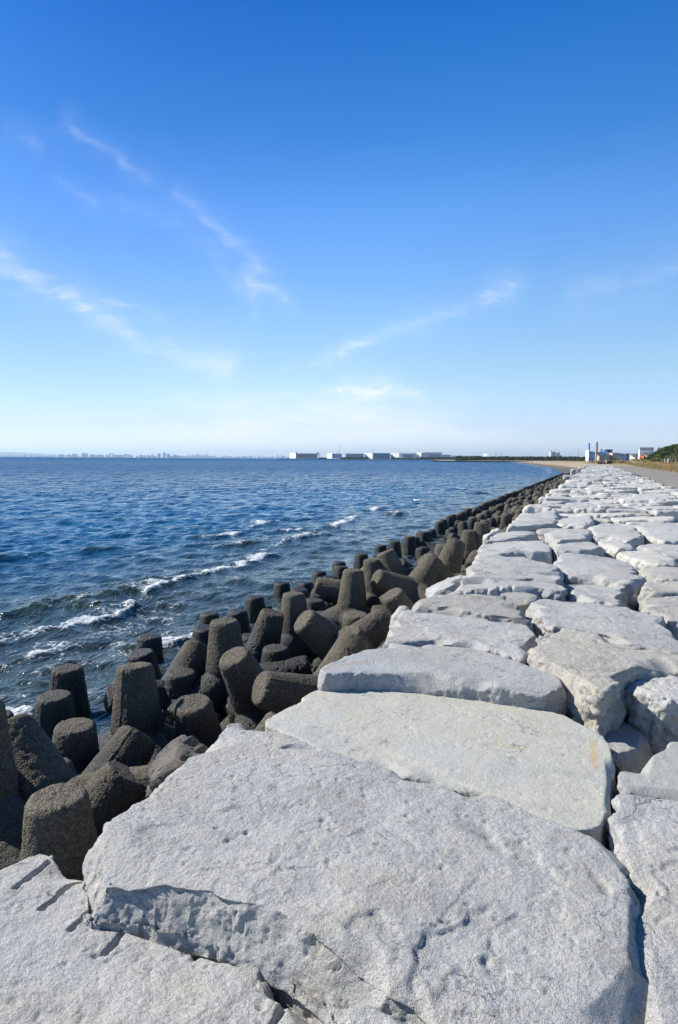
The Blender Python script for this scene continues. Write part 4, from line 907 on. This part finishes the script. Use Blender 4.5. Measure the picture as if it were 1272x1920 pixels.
for a, b, t, lb in ((1030.5, 1036.5, 847.2, 'pale silo, leftmost of four'), (1036.5, 1041, 847.4, 'shaded silo, second from the left'), (1041.2, 1046, 849.8, 'pale silo, third from the left'), (1046, 1050, 849, 'shaded silo, rightmost of four')):
    px = (a+b)/2; o = far_obj('silo', px, D, lb+' above the pines', 'silo', 'silos above the pine belt'); k = D/F; H = (hz(px)-t)*k+EYE+.5; r_ = (b-a)*k/2
    MB().tube((0, 0, 0), (0, 0, H), r_, n=24).build('shell', WHITE if 'pale' in lb else LGREY, o); MB().tube((0, 0, H), (0, 0, H+1.2), r_*.8, r_*.3, n=24).build('cap', MGREY, o); MB().tube((r_*.2, 0, H+1), (r_*.2, 0, H+2.6), .5, n=6).build('vent', MGREY, o)  # shaded silos: shade painted in as a greyer shell
o = far_obj('shed', 1052, D, 'small grey shed at the foot of the rightmost silo', 'shed'); R_(o, 'wall', LGREY, D, [(1050.5, 1053.5, 854, 862, 8)]); R_(o, 'roof', MGREY, D, [(1050.3, 1053.7, 853.7, 854, 9)])
o = far_obj('crane', 988.5, 1450., 'small crane with slanted jib over the pine belt', 'crane'); k = 1450/F
MB().box(-2.8*k, 1.5*k, 0, 6, 0, 9.5).build('cab', LGREY, o); MB().tube((1*k, 2, 6), (4.3*k, 2, 16.5), .4, .25, n=5).build('jib', STEEL, o)
o = far_obj('house', 1085.5, 1100., 'small white flat building just left of the incinerator', 'building'); R_(o, 'wall', WHITE, 1100., [(1082, 1089, 857, 863, 10)]); R_(o, 'roof', LGREY, 1100., [(1081.8, 1089.2, 856.6, 857, 11)])
# waste plant
D = 760.; k = D/F
o = far_obj('incinerator_plant', 1122, D, 'blue and white waste plant with swooping painted wave on its side', 'building')
R_(o, 'end_tower', WHITE, D, [(1098, 1104, 844, 864.5, 22, -2)]); R_(o, 'main_hall', LBLUE, D, [(1104, 1133, 847.5, 864.5, 24)]); R_(o, 'plinth', BLUE, D, [(1104, 1119, 859.5, 864.6, 1.2, -1.2)])
mb = MB(); n = 16; vs = []
for j in range(n+1):
    t = j/n; X_ = (1105+27*t-1122)*k; top = (863.2-848.3)*k+EYE+.5; bot = top - (1.2+2.6*sin(pi*t))*k*.8
    vs += [(X_, -.6, top), (X_, -.6, bot), (X_, .02, top), (X_, .02, bot)]
fs = []
for j in range(n):
    a = j*4; b = a+4; fs += [(a, b, b+1, a+1), (a+2, a+3, b+3, b+2), (a, a+2, b+2, b), (a+1, b+1, b+3, a+3)]
mb.add(vs, fs+[(0, 1, 3, 2), (n*4, n*4+2, n*4+3, n*4+1)]).build('painted_wave', BLUE, o)
R_(o, 'upper_hall', LBLUE, D, [(1133, 1148.5, 843.5, 862, 26)]); R_(o, 'roof_plant', MGREY, D, [(1126, 1129.5, 842.2, 847.5, 10, 4), (1107, 1113, 846.4, 847.5, 10, 4)]); R_(o, 'roof_box', WHITE, D, [(1129.5, 1133, 843, 847.5, 10, 3)])
hx = lambda px: (px-1122)*k; hh = lambda y: (863.3-y)*k+EYE+.5
ma = MB(); ma.add([(hx(1134.5), -.7, hh(843)), (hx(1147), -.7, hh(843)), (hx(1141), -.7, hh(849.5)), (hx(1134.5), -.01, hh(843)), (hx(1147), -.01, hh(843)), (hx(1141), -.01, hh(849.5))], [(0, 2, 1), (3, 4, 5), (0, 1, 4, 3), (1, 2, 5, 4), (2, 0, 3, 5)]); ma.build('wall_triangle', NAVY, o)
mb = MB(); vs = []
for j in range(13):
    t = j/12; vs += [(hx(1134.5+13*t), -1, hh(843.4)+sin(pi*t)*1.3*k*.6), (hx(1134.5+13*t), 26, hh(843.4)+sin(pi*t)*1.3*k*.6), (hx(1134.5+13*t), -1, hh(843.9)), (hx(1134.5+13*t), 26, hh(843.9))]
fs = []
for j in range(12): a = j*4; b = a+4; fs += [(a, b, b+1, a+1), (a, a+2, b+2, b), (a+1, b+1, b+3, a+3)]
mb.add(vs, fs).build('roof', NAVY, o)
c = far_obj('chimney', 1104, D+14, 'blue grey square chimney behind the white end tower of the plant', 'chimney'); MB().tube((0, 0, 0), (0, 0, (hz(1104)-831)*k+2.1), 1.25, n=4).build('shaft', BLUE, c); MB().tube((0, 0, (hz(1104)-831)*k+2.1), (0, 0, (hz(1104)-830.4)*k+2.1), 1.4, n=4).build('cap', MGREY, c)
c = far_obj('chimney', 1118.5, D-30, 'tall brownish round chimney in front of the blue plant', 'chimney'); kk = (D-30)/F; MB().tube((0, 0, 0), (0, 0, (hz(1118)-829.6)*kk+2.1), 1.45, 1.25, n=20).build('shaft', TAN, c); MB().tube((0, 0, (hz(1118)-829.6)*kk+2.1), (0, 0, (hz(1118)-829.2)*kk+2.1), 1.35, n=20).build('cap', MGREY, c)
D = 640.
o = far_obj('annex_building', 1132, D, 'beige and tan annex in front of the blue plant', 'building'); R_(o, 'wall', BEIGE, D, [(1119.5, 1124, 852.5, 865, 12), (1132.5, 1135, 852.5, 865, 12)]); R_(o, 'panel', TAN, D, [(1124, 1132.5, 852.8, 865, 11, .6), (1135, 1144.5, 852.8, 865, 11, .6)]); R_(o, 'roof', MGREY, D, [(1119.3, 1144.7, 852.2, 852.5, 13)]); R_(o, 'window', DARK, D, [(1125+j*3, 1126.6+j*3, 858, 858.8, .5, .2) for j in range(2)])
o = far_obj('administration_building', 1155, D, 'two tier tan building with cream top at the end of the road', 'building'); R_(o, 'lower_wall', TAN, D, [(1146, 1165, 854, 864.5, 14)]); R_(o, 'upper_wall', TAN, D, [(1149, 1161.5, 849.6, 854, 10, 2)]); R_(o, 'cream_wall', BEIGE, D, [(1142, 1149, 849.3, 853.6, 9, 1.5), (1144, 1146, 854, 863, 12, 1)]); R_(o, 'roof', MGREY, D, [(1148.8, 1161.7, 849.1, 849.6, 11, 1.5)]); R_(o, 'window', DARK, D, [(1148+j*2.3, 1149+j*2.3, 860.3, 861.3, .5, -.3) for j in range(3)] + [(1157+j*2.3, 1158+j*2.3, 860.3, 861.3, .5, -.3) for j in range(2)])
D = 1000.
for a, b, t, m_, lb in ((1161.5, 1168, 850.5, BLUE, 'blue building right of the tan two tier one'), (1168, 1174, 851, LGREY, 'pale grey block between blue buildings'), (1174, 1181, 850.5, BLUE, 'blue building left of the cream house'), (1189, 1196, 851, MGREY, 'grey building right of the cream house')):
    o = far_obj('works_building', (a+b)/2, D, lb, 'building', 'works buildings behind the dune'); R_(o, 'wall', m_, D, [(a, b, t, 864, 14)]); R_(o, 'roof', MGREY, D, [(a-.2, b+.2, t-.4, t, 15)]); R_(o, 'window', DARK, D, [(a+1, b-1, t+2.5, t+3.3, .6, -.4)])
D = 520.
o = far_obj('house', 1187, D, 'bright cream house standing behind the stone wall', 'house'); R_(o, 'cream_wall', paint('cream_render', (.72, .66, .48)), D, [(1181, 1191, 852, 861.5, 12)]); R_(o, 'side_wall', WHITE, D, [(1191, 1193, 853, 861.5, 8)]); R_(o, 'roof', MGREY, D, [(1180.7, 1193.3, 851.4, 852, 8.6, -.3)]); R_(o, 'window', DARK, D, [(1183, 1184.5, 855, 856.5, .3, -.1), (1187, 1188.5, 855, 856.5, .3, -.1)])
D = 900.
o = far_obj('grey_factory', 1211, D, 'large grey factory with flat dark top rising behind the green bank', 'building'); R_(o, 'wall', LGREY, D, [(1199.5, 1225.5, 842, 864, 30)]); R_(o, 'end_wall', WHITE, D, [(1197.5, 1199.5, 842, 864, 28)]); R_(o, 'roof', MGREY, D, [(1199.3, 1225.8, 839, 842, 31, -.5)]); R_(o, 'window_band', WHITE, D, [(1203, 1219, 846.5, 848, 1, -.8)])
o = far_obj('grey_factory', 1245, D, 'roof of a grey factory just showing over the shrubs at right', 'building'); R_(o, 'wall', LGREY, D, [(1232, 1258, 840.5, 864, 30)]); R_(o, 'roof', MGREY, D, [(1233.5, 1258.3, 839.4, 840.5, 31, -.5)])
# stone wall at the road end
o = far_obj('retaining_wall', 1165, 420., 'low rough grey stone wall at the end of the road', 'wall'); mb = MB(); rr = random.Random(2)
for j in range(34):
    px = 1131+j*2.1; k = 420/F; w = rr.uniform(1.6, 2.3)*k; h = rr.uniform(.7, 1.4)+.9; x = (px-1165)*k; mb.box(x, x+w, rr.uniform(-.3, 0), 1.2, 0, h)
mb.build('stonework', LGREY, o)

# far city
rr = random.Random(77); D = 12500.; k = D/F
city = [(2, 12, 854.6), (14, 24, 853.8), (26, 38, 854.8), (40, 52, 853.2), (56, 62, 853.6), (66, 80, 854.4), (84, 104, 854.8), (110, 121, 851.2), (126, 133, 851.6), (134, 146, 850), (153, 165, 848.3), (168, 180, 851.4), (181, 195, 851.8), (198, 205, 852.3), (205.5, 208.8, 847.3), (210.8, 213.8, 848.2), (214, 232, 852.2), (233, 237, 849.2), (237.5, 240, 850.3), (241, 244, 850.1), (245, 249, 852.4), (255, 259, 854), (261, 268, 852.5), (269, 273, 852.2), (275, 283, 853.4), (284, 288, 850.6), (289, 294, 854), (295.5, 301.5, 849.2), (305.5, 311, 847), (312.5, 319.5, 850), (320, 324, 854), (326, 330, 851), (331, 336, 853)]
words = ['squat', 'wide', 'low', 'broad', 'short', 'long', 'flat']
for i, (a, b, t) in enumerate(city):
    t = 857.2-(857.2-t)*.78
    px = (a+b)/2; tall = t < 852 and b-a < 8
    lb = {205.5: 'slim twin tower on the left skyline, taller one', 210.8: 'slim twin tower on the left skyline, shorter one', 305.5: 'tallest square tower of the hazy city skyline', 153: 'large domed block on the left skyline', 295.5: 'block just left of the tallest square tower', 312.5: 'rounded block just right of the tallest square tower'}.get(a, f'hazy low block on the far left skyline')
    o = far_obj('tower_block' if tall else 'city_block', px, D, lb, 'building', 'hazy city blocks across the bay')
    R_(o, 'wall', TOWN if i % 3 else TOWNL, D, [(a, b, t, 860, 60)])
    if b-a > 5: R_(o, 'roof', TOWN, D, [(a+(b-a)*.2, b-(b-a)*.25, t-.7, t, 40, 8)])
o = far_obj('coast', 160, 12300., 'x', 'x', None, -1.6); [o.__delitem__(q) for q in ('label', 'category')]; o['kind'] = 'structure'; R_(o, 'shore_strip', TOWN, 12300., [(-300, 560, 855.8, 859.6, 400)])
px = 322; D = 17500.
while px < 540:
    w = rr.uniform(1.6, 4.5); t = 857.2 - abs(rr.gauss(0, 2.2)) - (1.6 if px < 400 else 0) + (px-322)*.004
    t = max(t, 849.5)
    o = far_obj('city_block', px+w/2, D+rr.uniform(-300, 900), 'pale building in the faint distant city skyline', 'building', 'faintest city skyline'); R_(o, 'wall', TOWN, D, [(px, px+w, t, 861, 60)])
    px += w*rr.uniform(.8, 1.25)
# faint mountains
mp_ = []
hx_, hy_, hz_ = [], [], []
ts = np.linspace(-300, 560, 160); Dm = 19500.
prof = np.interp(ts, [-300, -60, 0, 30, 60, 90, 140, 200, 400, 560], [3, 9, 11, 10, 9, 7, 4.5, 2, 2, 1]) + fbm(np.column_stack([ts, ts*0, ts*0]), 26, 4)*1.
rowsM = [(0, 19500), (.7, 19900), (1, 20400), (.6, 21200), (0, 22500)]
Xm = np.array([[spot(a, d_, 0).x for f_, d_ in rowsM] for a in ts]); Ym = np.array([[spot(a, d_, 0).y for f_, d_ in rowsM] for a in ts]); Zm = np.array([[prof[i]*f_*Dm/F - 20 for f_, d_ in rowsM] for i in range(len(ts))])
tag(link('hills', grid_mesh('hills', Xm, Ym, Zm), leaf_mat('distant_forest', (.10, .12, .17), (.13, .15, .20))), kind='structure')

# ------------------------------------------------------------------ green bank at right
def shrub_proto(seed, mat, n, R_=1.3):
    r2 = random.Random(seed); root = empty('shrub', (0, 0, 0))
    bl = [(r2.uniform(-.6, .6)*R_, r2.uniform(-.6, .6)*R_, r2.uniform(.3, .8)*R_, r2.uniform(.35, .65)*R_) for _ in range(9)]
    link('foliage', leaf_cloud(bl, n, .085*R_, seed), mat, root)
    mb = MB()
    for b in bl[:5]: mb.tube((0, 0, -.4), (b[0], b[1], b[2]), .05*R_, .015*R_, n=5)
    mb.build('stem', BARK, root); return root
protos = [shrub_proto(s, m_, 1500) for s, m_ in ((1, BUSH), (2, DBUSH), (3, OLIVE), (4, BUSH), (5, DBUSH))]
gh = lambda x, y: float(ground_h(np.array([[x]]), np.array([[y]]))[0, 0])
used = [False]*5; rr = random.Random(12); cntS = 0; pos = []
for _ in range(4000):
    if cntS >= 290: break
    y = rr.uniform(95, 400); x = 14.5+(y-100)*.03 + rr.uniform(.6, 15) ; px, py = pj((x, y, 4))
    if not (1165 < px < 1330): continue
    if any((x-a)**2+((y-b)*.35)**2 < 1.1 for a, b in pos): continue
    pos.append((x, y)); s = rr.uniform(.75, 1.35)*(1.0 if x < 21 else 1.15)
    up = x > 20.5; k = rr.choice([1, 4, 1, 0] if up else [0, 3, 2, 0, 2, 3])
    src = protos[k]
    if not used[k]: o = src; used[k] = True
    else:
        o = src.copy(); COL.objects.link(o)
        for ch in src.children:
            c2 = ch.copy(); COL.objects.link(c2); c2.parent = o
    o.location = (x, y, gh(x, y)-.15); o.rotation_euler = (0, 0, rr.uniform(0, 6.28)); o.scale = (s, s, s*rr.uniform(.8, 1.1))
    tag(o, {0: 'green shrub low on the grassy bank', 1: 'dark green shrub along the crest of the bank', 2: 'dry olive brown shrub on the bank', 3: 'green shrub low on the grassy bank', 4: 'dark green shrub along the crest of the bank'}[k], 'shrub', 'shrubs covering the bank'); cntS += 1
print('shrubs', cntS)
# dry grass tufts on the verge and by the road
def tufts(items, name, mat, label, h=.35):
    r2 = np.random.RandomState(8); V = []; Fc = []
    for (x, y, z, n, s) in items:
        for _ in range(n):
            a = r2.uniform(0, 6.28); X_ = x+r2.normal()*.25*s; Y_ = y+r2.normal()*.25*s; w = .012*s*(1+y/60.); H = h*s*r2.uniform(.5, 1.2); lx, ly = r2.normal(size=2)*.12*s
            b = len(V); V += [(X_-w*cos(a), Y_-w*sin(a), z-.03), (X_+w*cos(a), Y_+w*sin(a), z-.03), (X_+lx, Y_+ly, z+H)]; Fc.append((b, b+1, b+2))
    me = bpy.data.meshes.new(name); me.from_pydata(V, [], Fc); me.update(); tag(link(name, me, mat), label, 'grass', None, 'stuff')
DRY = leaf_mat('dry_grass', (.30, .21, .10), (.36, .27, .14)); DRYO = leaf_mat('rusty_grass', (.31, .205, .10), (.33, .25, .13)); GRG = leaf_mat('green_grass', (.10, .15, .03), (.15, .19, .05))
rr = random.Random(31); it = []
xs_, ys_ = [], []
for _ in range(3800): xs_.append(rr.uniform(10.9, 16.5)); ys_.append(60*(320/60)**rr.random())
hh_ = ground_h(np.array([xs_]), np.array([ys_]))[0]
it = [(x, y, z, 9, 1.) for x, y, z in zip(xs_, ys_, hh_)]
tufts(it[:3200], 'dry_grass', DRY, 'dry yellow grass covering the verge right of the road'); tufts(it[3200:], 'green_grass', GRG, 'green tufts among the dry grass of the verge', .25)
it = []
for _ in range(260): y = rr.uniform(30, 190); it.append((4.25+rr.gauss(0, .10)+(.25 if 60 < y < 110 else 0), y, -.08, 8, .45))
tufts(it, 'edge_grass', DRYO, 'rusty dry grass along the edge between stones and road', .2)
xs_ = [rr.uniform(-30, 12) for _ in range(2600)]; ys_ = [rr.uniform(262, 420) for _ in range(2600)]; hh_ = ground_h(np.array([xs_]), np.array([ys_]))[0]
tufts([(x, y, z, 8, 2.4) for x, y, z in zip(xs_, ys_, hh_) if z > .45], 'dune_grass', DRYO, 'orange brown dune grass at the end of the embankment')

# things by the road
def on(px, D): p = spot(px, D, 0); p.z = gh(p.x, p.y); return p
def vehicle(px, D, mat, label, cat, name, L=4.3, H=1.45, Wd=1.7, rz=0., van=False):
    o = empty(name, on(px, D), YAWC+rz); tag(o, label, cat)
    pr = [(-L/2, .35), (-L/2, .8), (-L*.42, .9), (-L*.30, H), (L*.12, H), (L*.26, .95), (L*.47, .82), (L/2, .6), (L/2, .35)] if not van else [(-L/2, .35), (-L/2, 1.), (-L*.46, H), (L*.25, H), (L*.40, 1.05), (L*.48, .95), (L/2, .6), (L/2, .35)]
    n = len(pr); vs = [(x, -Wd/2+(.12 if z > 1. else 0), z) for x, z in pr]+[(x, Wd/2-(.12 if z > 1. else 0), z) for x, z in pr]
    MB().add(vs, [tuple(range(n)), tuple(range(2*n-1, n-1, -1))]+[(k, n+k, n+(k+1) % n, (k+1) % n) for k in range(n)]).build('body', mat, o)
    MB().box(-L*.27, L*.10, -Wd/2+.02, Wd/2-.02, .98, H-.12).build('window', DARK, o)
    for sx in (-.3, .3):
        for sy in (-1, 1):
            w = MB().tube((sx*L, sy*(Wd/2-.2), .33), (sx*L, sy*(Wd/2+.02), .33), .33, n=16).build('wheel', RUB, o)
    return o
vehicle(1217, 300, SILV, 'pale green silver van parked left of the dark car', 'van', 'parked_van', 4.2, 1.75, 1.7, .9, True)
vehicle(1230, 300, CAR, 'dark car parked at the foot of the green bank', 'car', 'parked_car', 4.2, 1.45, 1.7, 1.0)
o = empty('excavator', on(1208.5, 300), YAWC+.3); tag(o, 'orange digger with raised arm parked by the bank', 'digger')
MB().box(-1.3, 1.3, -1.1, -.6, 0, .6).box(-1.3, 1.3, .6, 1.1, 0, .6).build('track', RUB, o); MB().box(-1.1, .7, -.9, .9, .65, 1.5).build('body', ORANGE, o); MB().box(.0, .7, -.85, .1, 1.5, 2.1).build('cab', ORANGE, o)
MB().tube((.6, .3, 1.2), (-.9, .3, 2.3), .16).tube((-.9, .3, 2.3), (-2., .3, 1.2), .13).build('arm', ORANGE, o); MB().box(-2.25, -1.75, 0, .6, .7, 1.25).build('bucket', ORANGE, o)
p = on(1207, 330); o = MB().tube((0, 0, 0), (0, 0, 6.), .09, .07, n=8).box(-.5, .5, -.05, .05, 5.4, 5.5).build('utility_pole', STEEL); o.location = p; tag(o, 'thin grey pole rising in front of the green bank', 'pole')
for px, D_, lb in ((1253.5, 150, 'thick white topped post beside the red cone'), (1247, 165, 'pale post left of the white topped one'), (1261, 160, 'grey post third from the right edge'), (1267, 140, 'dark post nearest the right edge'), (1241, 180, 'small dark post furthest along the verge')):
    p = on(px, D_); hgt = 1.1 if px == 1253.5 else .9; o = empty('bollard', p); tag(o, lb, 'post', 'posts along the verge'); MB().tube((0, 0, -.1), (0, 0, hgt), .13 if px == 1253.5 else .08, n=10).build('shaft', WHITE if px in (1253.5, 1247) else STEEL, o); MB().tube((0, 0, hgt), (0, 0, hgt+.1), .14 if px == 1253.5 else .09, .05, n=10).build('cap', STEEL, o)
p = on(1251.5, 138); o = empty('traffic_cone', p); tag(o, 'red cone knocked against the white topped post', 'cone'); MB().tube((0, 0, .04), (0, 0, .6), .2, .04, n=14).build('cone', RED, o); MB().box(-.25, .25, -.25, .25, 0, .04).build('base', RED, o)
for j, (px, m_, w, lb) in enumerate(((1127, BROWN, .5, 'dark stump at the end of the paving, leftmost'), (1130, BROWN, .35, 'thin brown post in the cluster at the end of the paving'), (1134, RED, .45, 'rusty red drum in the cluster at the end of the paving'), (1137.5, WHITE, .45, 'white post in the cluster at the end of the paving'), (1140.5, BROWN, .4, 'dark post right of the white one at the end of the paving'))):
    p = on(px, 262); p.z = max(p.z, -.1); o = MB().tube((0, 0, -.2), (0, 0, 1.1+.2*(j % 2)), w*.75, w*.6, n=10).tube((0, 0, 1.1+.2*(j % 2)), (0, 0, 1.18+.2*(j % 2)), w*.45, w*.2, n=10).build('marker_post', m_); o.location = p; tag(o, lb, 'post', 'posts at the end of the paving')
for px, s in ((1144, .9), (1124, .6)):
    src = protos[1]; o = src.copy(); COL.objects.link(o)
    for ch in src.children: c2 = ch.copy(); COL.objects.link(c2); c2.parent = o
    o.location = on(px, 264); o.scale = (s, s, s); tag(o, 'dark shrub at the right of the post cluster' if px == 1144 else 'small dark shrub at the left of the post cluster', 'shrub', 'shrubs by the post cluster')

# ------------------------------------------------------------------ haze
mh, th = newmat('sea_haze'); v = N(th, 'ShaderNodeVolumePrincipled', {'Color': (.66, .85, 1., 1), 'Density': 4.6e-5, 'Anisotropy': .3}); N(th, 'ShaderNodeOutputMaterial', {'Volume': v.outputs[0]})
hb = MB().box(-31000, 31000, -31000, 31000, -31, 330).build('haze', mh); tag(hb, kind='stuff'); hb['label'] = 'thin pale sea haze over the bay'; hb['category'] = 'haze'
for o in list(bpy.data.objects):
    if '_px' in o: del o['_px']
    if '_c' in o: del o['_c']
